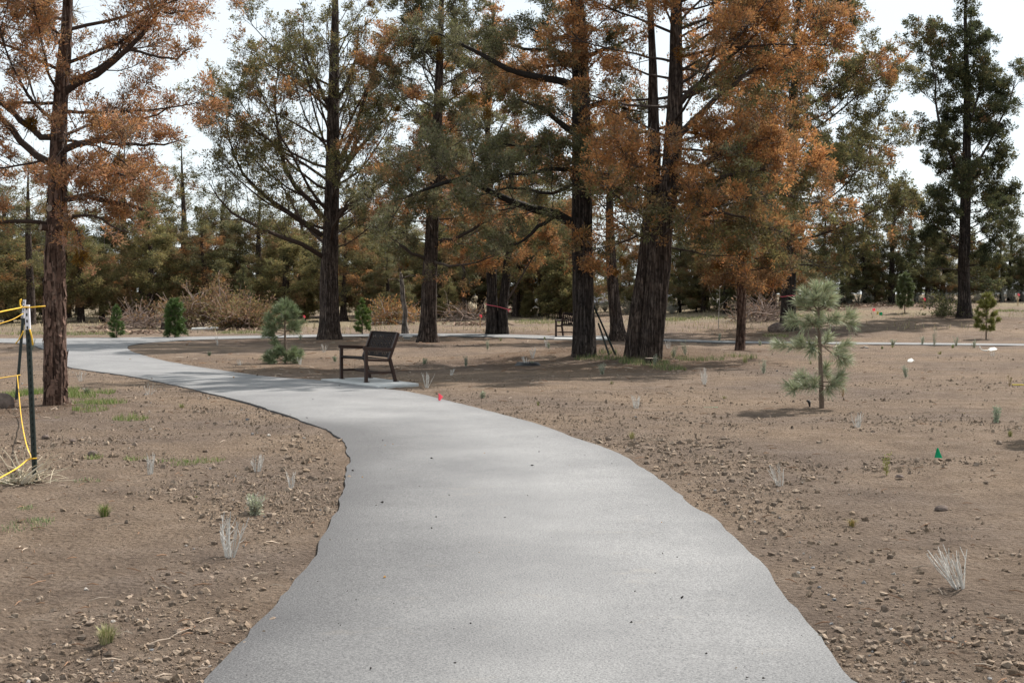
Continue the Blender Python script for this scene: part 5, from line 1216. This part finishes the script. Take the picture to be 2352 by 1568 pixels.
for (u, v, h, n, sp, ln, lb) in [
    (527, 1281, 108, 15, .30, 0, 'tall white dry stems beside the left path edge'), (345, 1088, 50, 12, .16, 0, 'upright white dry stems behind the grass bunch'), (590, 1084, 45, 12, .35, 0, 'faint grey twigs left of the path bend'),
    (2205, 1352, 105, 22, .55, -.35, 'large leaning white twig plant at the lower right'), (1792, 1116, 62, 8, .5, -.2, 'sparse pale twigs at the right middle'), (980, 890, 36, 13, .35, 0, 'white upright twigs right of the bench pad'),
    (1461, 940, 34, 14, .25, 0, 'small white twigs right of the path curve'), (1036, 861, 20, 9, .3, .5, 'leaning straw tuft behind the bench pad'), (1224, 822, 26, 18, .5, 0, 'white bushy twigs left of the near-black trunk'),
    (343, 907, 30, 5, .8, .1, 'forked white twig at the left path edge'), (186, 878, 28, 8, .4, 0, 'pale twigs right of the shaggy trunk'), (1618, 884, 38, 16, .4, 0, 'pale feathery twigs before the small rusty tree'),
    (744, 808, 20, 13, .8, 0, 'grey twig bush left of the near bench'), (552, 842, 22, 10, .6, 0, 'grey twigs on the shaded soil left of the bushy pine'), (1969, 984, 40, 12, .2, 0, 'faint grey stems below the foreground pine'),
    (585, 1500 - 320, 52, 14, .5, 0, 'grey twig tangle right of the near left stems'), (668, 1120, 40, 8, .4, 0, 'thin grey stems left of the dark path edge'), (1210, 838, 24, 10, .5, -.1, 'white twigs in the black basin'),
    (1775, 800, 22, 12, .5, 0, 'pale twigs behind the small rusty tree'), (1345 - 90, 795, 18, 10, .4, 0, 'small white twigs below the far bench'), (2280, 820, 20, 8, .5, 0, 'pale twigs by the white litter'),
    (1535, 800, 24, 8, .6, 0, 'bare twigs right behind the twin trunks'), (690, 838, 20, 8, .5, 0, 'white twigs at the bushy pine base'), (500, 792, 22, 8, .3, 0, 'pale stems at the inner path bend')]:
    twig_plant(u, v, h, lb, n, sp, lean=ln)
SG = (.30, .32, .235)
for (u, v, h, n, sp, c, lb) in [
    (587, 1184, 52, 16, .45, (.34, .35, .25), 'grey-green seedling left of the path below the bend'), (2288, 974, 48, 10, .25, (.24, .29, .20), 'upright grey-green bush near the right edge'), (2081, 867, 30, 12, .4, SG, 'round grey-green seedling right of the foreground pine'),
    (1383, 862, 32, 11, .3, SG, 'grey bush before the near-black trunk'), (1754, 860, 36, 10, .3, SG, 'pale bush between small rusty tree and foreground pine'), (1120, 803, 24, 9, .35, SG, 'small grey bush before the double trunk'),
    (1070, 842, 27, 8, .22, (.20, .24, .18), 'slender grey-green seedling behind the bench pad'), (1108, 914, 18, 10, .5, (.34, .35, .25), 'low seedling right of the pink path flag'), (1574, 816, 38, 9, .3, SG, 'tall grey seedling right of the twin trunks'),
    (1548, 822, 30, 10, .4, (.27, .28, .2), 'pale seedling touching the twin trunks shade'), (1652, 784, 20, 8, .4, SG, 'grey seedling by the bare sapling'), (2146, 797, 42, 7, .25, (.26, .28, .2), 'tall pale sage on the right path edge'),
    (2196, 796, 26, 10, .4, SG, 'round sage right of the tall pale one'), (2118, 792, 22, 9, .4, SG, 'sage left of the tall pale one'), (1745, 796, 18, 8, .4, SG, 'small sage behind the small rusty tree'),
    (2050, 795, 20, 12, .7, SG, 'wide low sage on the right path'), (1340 - 118, 838, 10, 6, .4, SG, 'little seedling beside the black basin'), (975, 838, 18, 9, .4, (.22, .26, .17), 'small green-grey plant right of the bench back'),
    (770, 832, 16, 9, .4, (.22, .26, .17), 'small plant at the left bench arm'), (1505, 864 - 24, 28, 9, .3, SG, 'grey seedling at the twin trunk base'), (620, 815, 14, 8, .5, SG, 'small grey plant left of the bushy pine'),
    (200, 905, 14, 12, .6, (.22, .24, .15), 'low grey plant by the shaggy trunk'), (75, 805, 30, 8, .3, SG, 'pale seedling behind the rope posts'), (480, 818, 14, 8, .5, (.15, .17, .11), 'little plant in the shade of the path bend'),
    (1320 - 60, 800, 16, 7, .4, SG, 'small sage before the far bench'), (690, 780, 16, 8, .5, SG, 'sage by the far path left of the fan tree'), (2238, 800, 22, 9, .5, SG, 'sage left of the white litter')]:
    leafy(u, v, h, lb, c, n, sp)
leafy(2037, 1090, 60, 'two upright yellow-green shoots left of the green flag', (.22, .22, .06), n=2, spread=.16, nl=60, ll=.018, lw=.006, name='green_shoots', stem=(.22, .18, .06), cat='plant', group='green shoots')
leafy(1936, 912, 42, 'thin reddish shoots right of the foreground pine stem', (.24, .18, .07), n=6, spread=.3, nl=16, ll=.015, lw=.004, name='green_shoots', stem=(.25, .15, .08), cat='plant', group='green shoots')
leafy(2318, 887, 34, 'thin reddish shoots near the yellow stick', (.18, .16, .06), n=4, spread=.25, nl=18, ll=.02, lw=.006, name='green_shoots', stem=(.22, .12, .07), cat='plant', group='green shoots')
# sagebrush along the far bank on the right
rng = np.random.default_rng(71)
SAGE = [(1870, 706, 26), (1895, 703, 30), (1925, 701, 34), (1950, 700, 28), (1972, 699, 36), (1998, 698, 26), (2108, 697, 26), (2136, 696, 30), (2150, 695, 24), (2180, 695, 34), (2246, 696, 30), (2275, 694, 32), (2302, 694, 40), (2326, 693, 34), (2350, 692, 30), (1440, 722, 40), (1390, 716, 26), (1370, 716, 34), (1542, 722, 32), (1408, 714, 20)]
SAGE.sort()
for j, (u, v, h) in enumerate(SAGE):
    leafy(u, v, h, f'{ORD[j]} grey sagebrush from the left along the far bank', (.215, .215, .18) if j % 3 else (.26, .24, .18), n=34, spread=1.0, nl=14, ll=.05, lw=.02, name='sagebrush', stem=(.26, .24, .21), cat='shrub', group='grey sagebrush on the far bank')

# ------------------------------------------------------------------ litter and bits on the ground
def scrap(name, u, v, pts, label, m, cat='litter', lift=.004, th=.004):
    base = at(u, v); P = np.array(pts, float); n = len(P); mb = MB(); top = np.c_[P[:, :2], P[:, 2] + th + lift]; bot = np.c_[P[:, :2], P[:, 2] + lift]
    c = np.concatenate([top.mean(0, keepdims=True), bot.mean(0, keepdims=True)]); c[0, 2] += .006
    V = np.concatenate([c, top, bot]); i = np.arange(n); j = (i + 1) % n
    mb.add(V, np.concatenate([np.stack([0 * i, 2 + i, 2 + j], 1), np.stack([0 * i + 1, 2 + n + j, 2 + n + i], 1)]), np.stack([2 + i, 2 + n + i, 2 + n + j, 2 + j], 1)); o = mb.build(name, m); o.location = [float(q) for q in base]
    return tag(o, label, cat, 'litter on the soil')
scrap('paper_scrap', 2093, 832, [(-.05, -.03, .0), (.0, -.06, .01), (.06, -.02, .05), (.09, .03, .03), (.02, .06, .09), (-.06, .05, .06), (-.09, .0, .02)], 'crumpled white paper scrap right of the foreground pine', M['paper'])
scrap('paper_scrap', 2275, 806, [(-.02, -.05, .0), (.14, -.05, .03), (.20, .02, .05), (.14, .07, .10), (.0, .07, .08), (-.06, .03, .03)], 'white plastic bag lying near the right edge', M['paper'])
mb = MB(); P = polyline([(-.02, 0, .02), (-.12, 0, .015), (-.2, 0, .05), (-.24, .02, .13)], 8); mb.tubes(P, np.linspace(.02, .012, 8), 6, cap=True); o = mb.build('curled_litter', M['paper'], smooth=True); o.location = [float(q) for q in at(2270, 806)]; tag(o, 'curled white scrap beside the plastic bag', 'litter', 'litter on the soil')
scrap('plastic_strip', 1633, 938, [(-.10, -.012, .0), (.10, -.008, .0), (.10, .014, .012), (-.10, .014, .01)], 'thin green plastic strip lying left of the foreground pine', M['green'])
mb = MB(); mb.beam((-.10, 0, .015), (.11, .02, .012), .018, .018, bev=.002); o = mb.build('yellow_stick', M['yellow']); o.location = [float(q) for q in at(2338, 885)]; tag(o, 'short yellow stick near the right edge', 'stick')
mb = MB(); P = polyline([(-.11, 0, .02), (-.04, .02, .03), (.0, 0, .05), (.08, .02, .03), (.13, 0, .01)], 10); mb.tubes(P, np.full(10, .018), 6, cap=True); o = mb.build('black_hose_scrap', M['black'], smooth=True); o.location = [float(q) for q in at(1985, 801)]; tag(o, 'black scrap of hose right of the foreground pine top whorl', 'litter', 'litter on the soil')
mb = MB(); P = polyline([(0, 0, -.02), (-.01, 0, .05), (-.035, 0, .075), (-.05, 0, .07)], 8); mb.tubes(P, np.array([.012, .012, .014, .018, .02, .02, .018, .012]), 7, cap=True); o = mb.build('drip_emitter', M['black'], smooth=True); o.location = [float(q) for q in at(1860, 932)]; tag(o, 'black drip emitter at the foot of the foreground pine', 'emitter')
mb = MB(); an = np.arange(20) * math.pi / 10
ring = lambda r, z: np.stack([r * np.cos(an), r * .9 * np.sin(an), np.full(20, z)], 1)
i = np.arange(20); j = (i + 1) % 20; V = np.concatenate([ring(.30, -.01), ring(.24, .06), ring(.19, .05), ring(.15, .01)]); mb.add(V, None, np.concatenate([np.stack([i + 20 * k, j + 20 * k, j + 20 * k + 20, i + 20 * k + 20], 1) for k in range(3)])); o = mb.build('planting_basin', M['black'], smooth=True); o.location = [float(q) for q in at(1212, 838)]; tag(o, 'low black planting basin left of the near-black trunk', 'basin')
mb = MB(); mb.beam((-.55, 0, .07), (.55, .15, .10), .10, .10, bev=.03); o = mb.build('white_pipe', M['paper']); o.location = [float(q) for q in at(470, 759)]; tag(o, 'short white pipe lying below the brush pile', 'pipe', 'white pipes')
mb = MB(); mb.tubes(polyline([(-1.1, 0, .06), (0, .05, .06), (1.0, 0, .06)], 6), np.full(6, .06), 10, cap=True); o = mb.build('white_pipe', M['paper'], smooth=True); o.location = [float(q) for q in at(876, 745)]; tag(o, 'long white pipe on the ground behind the bright narrow pine', 'pipe', 'white pipes')
p = at(936, 779); mb = MB(); mb.box((0, 0, .10), (.32, .5, .05), bev=.008); mb.box((-.02, .05, .03), (.2, .35, .10), bev=.004); o = mb.build('concrete_block', M['concrete']); o.location = [float(q) for q in p]; tag(o, 'low grey concrete block at the far path edge behind the bench', 'block')
p = at(1455, 785 - 62)
# ------------------------------------------------------------------ uncountable cover: clods, twig litter, grit, grass
def offpath(P, m): return sdist(P, COARSE) > m
def scatter(n, y0, y1, rng, pw=2.0, wide=.42):
    """more of them near the path's foreground, where they can be told apart"""
    t = rng.random(n); y = 1 / (1 / y0 + t * (1 / y1 - 1 / y0)); x = rng.uniform(-1, 1, n) * (wide * y + .8)
    return np.stack([x, y], 1)
def gz(P):
    return ground_z(P[:, 0], P[:, 1], np.maximum(sdist(P, COARSE), .0))
ICO = None
def clods(n, y0, y1, size, sub, seed, name, label, colr):
    import bmesh
    rng = np.random.default_rng(seed); P = scatter(n, y0, y1, rng); f = fbm(P[:, 0] * .55, P[:, 1] * .8, s=21); g = fbm(P[:, 0] * 2.6, P[:, 1] * 2.6, s=23)
    sd = sdist(P, COARSE); keep = (sd > np.where(rng.random(n) < .12, -.10, .01)) & (rng.random(n) < np.clip((f - .44) / .14, .05, 1) * np.clip((g - .34) / .22, .06, 1) + .5 * (sd < .9) * (sd > .12)); P = P[keep]
    for pad in (PAD1, PAD2): P = P[sdist(P, pad) > .05]
    n = len(P); z = gz(P)
    bm = bmesh.new(); bmesh.ops.create_icosphere(bm, subdivisions=1, radius=1) if sub else bmesh.ops.create_cone(bm, cap_ends=False, segments=4, radius1=1.1, radius2=.25, depth=1.3); bmesh.ops.triangulate(bm, faces=bm.faces[:])
    V0 = np.array([v.co[:] for v in bm.verts]); T0 = np.array([[v.index for v in q.verts] for q in bm.faces]); bm.free()
    s = size[0] * (size[1] / size[0]) ** (rng.random(n) ** 3.2); s = s * np.clip(P[:, 1] / 10, .8, 1.7)
    a = rng.uniform(0, 6.28, n); ca, sa = np.cos(a), np.sin(a)
    V = (V0[None] + rng.uniform(-.42, .42, (n, len(V0), 3))) * s[:, None, None] * np.stack([rng.uniform(.8, 1.5, n), rng.uniform(.8, 1.2, n), rng.uniform(.7, 1.15, n)], 1)[:, None]
    X = V[..., 0] * ca[:, None] - V[..., 1] * sa[:, None]; Y = V[..., 0] * sa[:, None] + V[..., 1] * ca[:, None]
    V = np.stack([X + P[:, :1], Y + P[:, 1:2], V[..., 2] + (z + s * .28)[:, None]], -1)
    F = (T0[None] + (np.arange(n) * len(V0))[:, None, None]).reshape(-1, T0.shape[1])
    c = np.array(colr)[rng.integers(0, len(colr), n)] * rng.uniform(.75, 1.2, (n, 1)); mb = MB()
    if F.shape[1] == 3: mb.add(V, F, None, np.repeat(c, len(V0), 0))
    else: mb.add(V, None, F, np.repeat(c, len(V0), 0))
    return tag(mb.build(name, M['clod']), label, kind='stuff')
SOILC = ((.215, .162, .120), (.195, .145, .106), (.245, .190, .145), (.185, .143, .112))
clods(44000, 4.6, 15, (.005, .026), 1, 81, 'soil_clods', 'crumbly brown soil clods strewn over the near soil', SOILC)
clods(40000, 9, 34, (.006, .018), 0, 82, 'soil_clods', 'fine soil clods scattered over the middle ground', SOILC)
clods(900, 4.8, 40, (.008, .017), 1, 83, 'gravel', 'grey and pale stones scattered over the soil', ((.20, .19, .185), (.30, .27, .24), (.16, .155, .155), (.32, .26, .21)))

def path_grit():
    rng = np.random.default_rng(91); n = 340; P = scatter(n, 4.8, 34, rng, wide=.3); sd = sdist(P, COARSE); P = P[(sd < -.05) & (rng.random(n) < np.where(sd > -.5, 1, .5))]; n = len(P)
    V0 = np.array([[1, 0, 0], [-1, 0, 0], [0, 1, 0], [0, -1, 0], [0, 0, 1], [0, 0, -1.]]); T0 = np.array([[0, 2, 4], [2, 1, 4], [1, 3, 4], [3, 0, 4], [2, 0, 5], [1, 2, 5], [3, 1, 5], [0, 3, 5]])
    s = .0030 * (3.4 ** (rng.random(n) ** 2)) * np.clip(P[:, 1] / 8, .8, 1.8); V = (V0[None] + rng.uniform(-.55, .55, (n, 6, 3))) * s[:, None, None] * np.array([1.3, 1, .8])
    V = V + np.stack([P[:, 0], P[:, 1], terr(P[:, 0], P[:, 1]) + .030 + s * .5], 1)[:, None]
    c = np.where(rng.random((n, 1)) < .78, np.array([.035, .03, .028]), np.where(rng.random((n, 1)) < .5, np.array([.30, .23, .16]), np.array([.36, .19, .05]))) * rng.uniform(.7, 1.3, (n, 1)); mb = MB()
    mb.add(V, (T0[None] + (np.arange(n) * 6)[:, None, None]).reshape(-1, 3), None, np.repeat(c, 6, 0)); tag(mb.build('path_grit', M['clod']), 'dark pebbles and crumbs lying on the asphalt', kind='stuff')
path_grit()
def twig_litter():
    rng = np.random.default_rng(92); P = scatter(9000, 5, 70, rng); d = np.zeros(len(P))
    for (tx, ty, r) in DUFF: d = np.maximum(d, np.clip(1.3 - np.hypot(P[:, 0] - tx, P[:, 1] - ty) / r, 0, 1))
    P = P[(rng.random(len(P)) < .10 + .9 * d) & offpath(P, .05)]; n = len(P); a = rng.uniform(0, 6.28, n); ln = rng.uniform(.04, .20, n) * np.clip(P[:, 1] / 22, .6, 1.6); z = gz(P) + .012
    dr = np.stack([np.cos(a), np.sin(a), rng.normal(.05, .12, n)], 1) * ln[:, None]; p0 = np.c_[P, z]; K = np.stack([p0 - dr / 2, p0 + np.c_[0 * a, 0 * a, 0 * a + .006], p0 + dr / 2], 1)
    r = np.clip(.0028 * P[:, 1] / 12, .003, .010); c = np.where(rng.random((n, 1)) < .45, np.array([.40, .32, .25]), np.array([.20, .115, .07])) * rng.uniform(.6, 1.25, (n, 1))
    mb = MB(); mb.tubes(K, r[:, None] * np.array([.7, 1.2, .6])[None], 4, c); tag(mb.build('twig_litter', M['dry']), 'dry twigs and wood chips scattered under the trees', kind='stuff')
twig_litter()
def turf(name, spots, label, col, cd, seed, hh=.045, dens=900):
    rng = np.random.default_rng(seed); mb = MB()
    for (u, v, wu, wv) in spots:
        c = at(u, v); k = c[1] / FPX; W_, D_ = wu * k, abs(at(u, v - wv)[1] - at(u, v + wv)[1]) / 2; n = int(dens * min(3.0, W_ * D_ * 3) + 60)
        a = rng.uniform(0, 6.28, n); r = np.sqrt(rng.random(n)); P = np.stack([c[0] + np.cos(a) * r * W_, c[1] + np.sin(a) * r * D_], 1); P = P[(fbm(P[:, 0] * 3, P[:, 1] * 3, s=seed) > .42) & offpath(P, .02)]; n = len(P)
        if n == 0: continue
        z = gz(P); b = rng.uniform(0, 6.28, n); h = hh * rng.uniform(.5, 1.3, n) * np.clip(k / .004, .8, 2.5); wd = np.maximum(.0035, .45 * k)
        s = np.stack([-np.sin(b), np.cos(b), 0 * b], 1) * wd; p = np.c_[P, z - .005]; tip = p + np.stack([np.cos(b) * h * .5, np.sin(b) * h * .5, h], 1)
        cc = np.where(rng.random((n, 1)) < .25, np.asarray(cd), np.asarray(col)) * rng.uniform(.7, 1.3, (n, 1))
        mb.add(np.stack([p - s, p + s, tip], 1).reshape(-1, 3), np.arange(n * 3).reshape(-1, 3), None, np.repeat(cc, 3, 0))
    tag(mb.build(name, M['plant']), label, kind='stuff')
turf('grass_patch', [(205, 908, 50, 9), (150, 900, 25, 7), (70, 905, 40, 10), (20, 913, 30, 8), (90, 898, 30, 6), (210, 945, 40, 6), (300, 965, 40, 5), (230, 930, 60, 5)], 'short bright green grass beside the shaggy trunk', (.125, .185, .040), D1, 101, .05, 1500)
turf('grass_patch', [(395, 1063, 60, 7), (310, 1055, 30, 4), (490, 1058, 45, 4), (215, 1050, 20, 3)], 'thin green grass streak behind the white dry stems', (.135, .19, .05), D1, 102, .04, 1400)
turf('grass_patch', [(60, 1208, 60, 14), (95, 1198, 30, 8), (10, 1143, 22, 8), (60, 1170, 20, 5), (25, 1100, 60, 12), (90, 1105, 40, 6), (200, 1105, 30, 5), (230, 1118, 25, 4)], 'low green weeds at the left edge', (.15, .20, .09), D1, 103, .03, 1600)
turf('grass_patch', [(1480, 832, 60, 8), (1600, 826, 70, 5), (1380, 822, 60, 5), (1530, 845, 40, 5), (1400, 808, 30, 4), (1700, 822, 40, 4)], 'thin green grass on the mound at the twin trunks', (.11, .15, .05), D1, 104, .05, 500)
turf('grass_patch', [(1600, 733, 90, 4), (1520, 736, 60, 4), (1780, 772, 30, 3), (60, 768, 120, 4), (200, 769, 100, 3), (560, 765, 60, 2), (1240, 741, 60, 4), (2320, 715, 40, 2), (1830, 726, 60, 3)], 'strips of green grass along the far tree line', (.16, .19, .06), (.36, .32, .19), 105, .05, 260)
def dry_grass():
    rng = np.random.default_rng(106); n = 9000; P = np.stack([rng.uniform(-40, 40, n), rng.uniform(52, 88, n)], 1); P = P[(fbm(P[:, 0] * .3, P[:, 1] * .3, s=42) > .47) & (np.abs(P[:, 0]) < .42 * P[:, 1])]; n = len(P)
    b = rng.uniform(0, 6.28, n); h = rng.uniform(.08, .30, n); s = np.stack([-np.sin(b), np.cos(b), 0 * b], 1) * .022; p = np.c_[P, ground_z(P[:, 0], P[:, 1]) - .01]; tip = p + np.stack([np.cos(b) * h * .5, np.sin(b) * h * .5, h], 1)
    mb = MB(); mb.add(np.stack([p - s, p + s, tip], 1).reshape(-1, 3), np.arange(n * 3).reshape(-1, 3), None, np.repeat(np.array([.38, .32, .20]) * rng.uniform(.6, 1.2, (n, 1)), 3, 0)); tag(mb.build('dry_grass', M['plant']), 'straw-coloured dry grass before the far tree line', kind='stuff')
dry_grass()
def bark_debris():
    rng = np.random.default_rng(107); mb = MB()
    for (u, v, wu, wv, n) in ((1980, 702, 70, 5, 260), (2120, 702, 60, 4, 150), (1880, 712, 60, 5, 140), (560, 758, 60, 3, 120), (300, 765, 120, 4, 160), (1090, 745, 60, 4, 120), (250, 755, 60, 4, 90)):
        for _ in range(n):
            p = at(u + rng.normal(0, wu * .5), v + rng.normal(0, wv * .5)); a = rng.uniform(0, 6.28); l_ = rng.uniform(.08, .38); d = np.array([math.cos(a), math.sin(a), rng.normal(.1, .2)]) * l_ / 2
            mb.beam(p + [0, 0, .04] - d, p + [0, 0, .05] + d, rng.uniform(.03, .09), rng.uniform(.015, .04), C=np.array([.22, .15, .11]) * rng.uniform(.4, 1.5))
    tag(mb.build('bark_debris', M['dry']), 'scattered bark and wood debris along the far bank', kind='stuff')
bark_debris()
# straw heap at the foot of the near post
mb = MB(); rng = np.random.default_rng(108); b0 = at(68, 1108)
n = 60; a = rng.uniform(0, 6.28, n); P = branch_curves(np.stack([rng.normal(-.06, .10, n), rng.normal(0, .07, n), np.full(n, .01)], 1), np.stack([np.cos(a), np.sin(a) * .6, np.abs(rng.normal(.35, .5, n))], 1), rng.uniform(.15, .42, n), 6, -.35, .16, rng); P[:, :, 2] = np.maximum(P[:, :, 2], .004)
mb.tubes(P, np.linspace(.0036, .0016, 6)[None] * rng.uniform(.7, 1.5, (n, 1)), 4, np.array([.50, .43, .32]) * rng.uniform(.7, 1.2, (n, 1)))
P = np.stack([polyline([(-.05 + .02 * q, -.05, .0), (.02 + .05 * q, -.06, .08), (.13 + .03 * q, -.04, .17 - .05 * q)], 6) for q in range(2)]); mb.tubes(P, np.linspace(.012, .005, 6)[None] * np.ones((2, 1)), 5, (.55, .48, .38))
o = mb.build('straw_clump', M['dry']); o.location = [float(q) for q in b0]; tag(o, 'tangle of dry pale straw at the foot of the near post', 'grass')
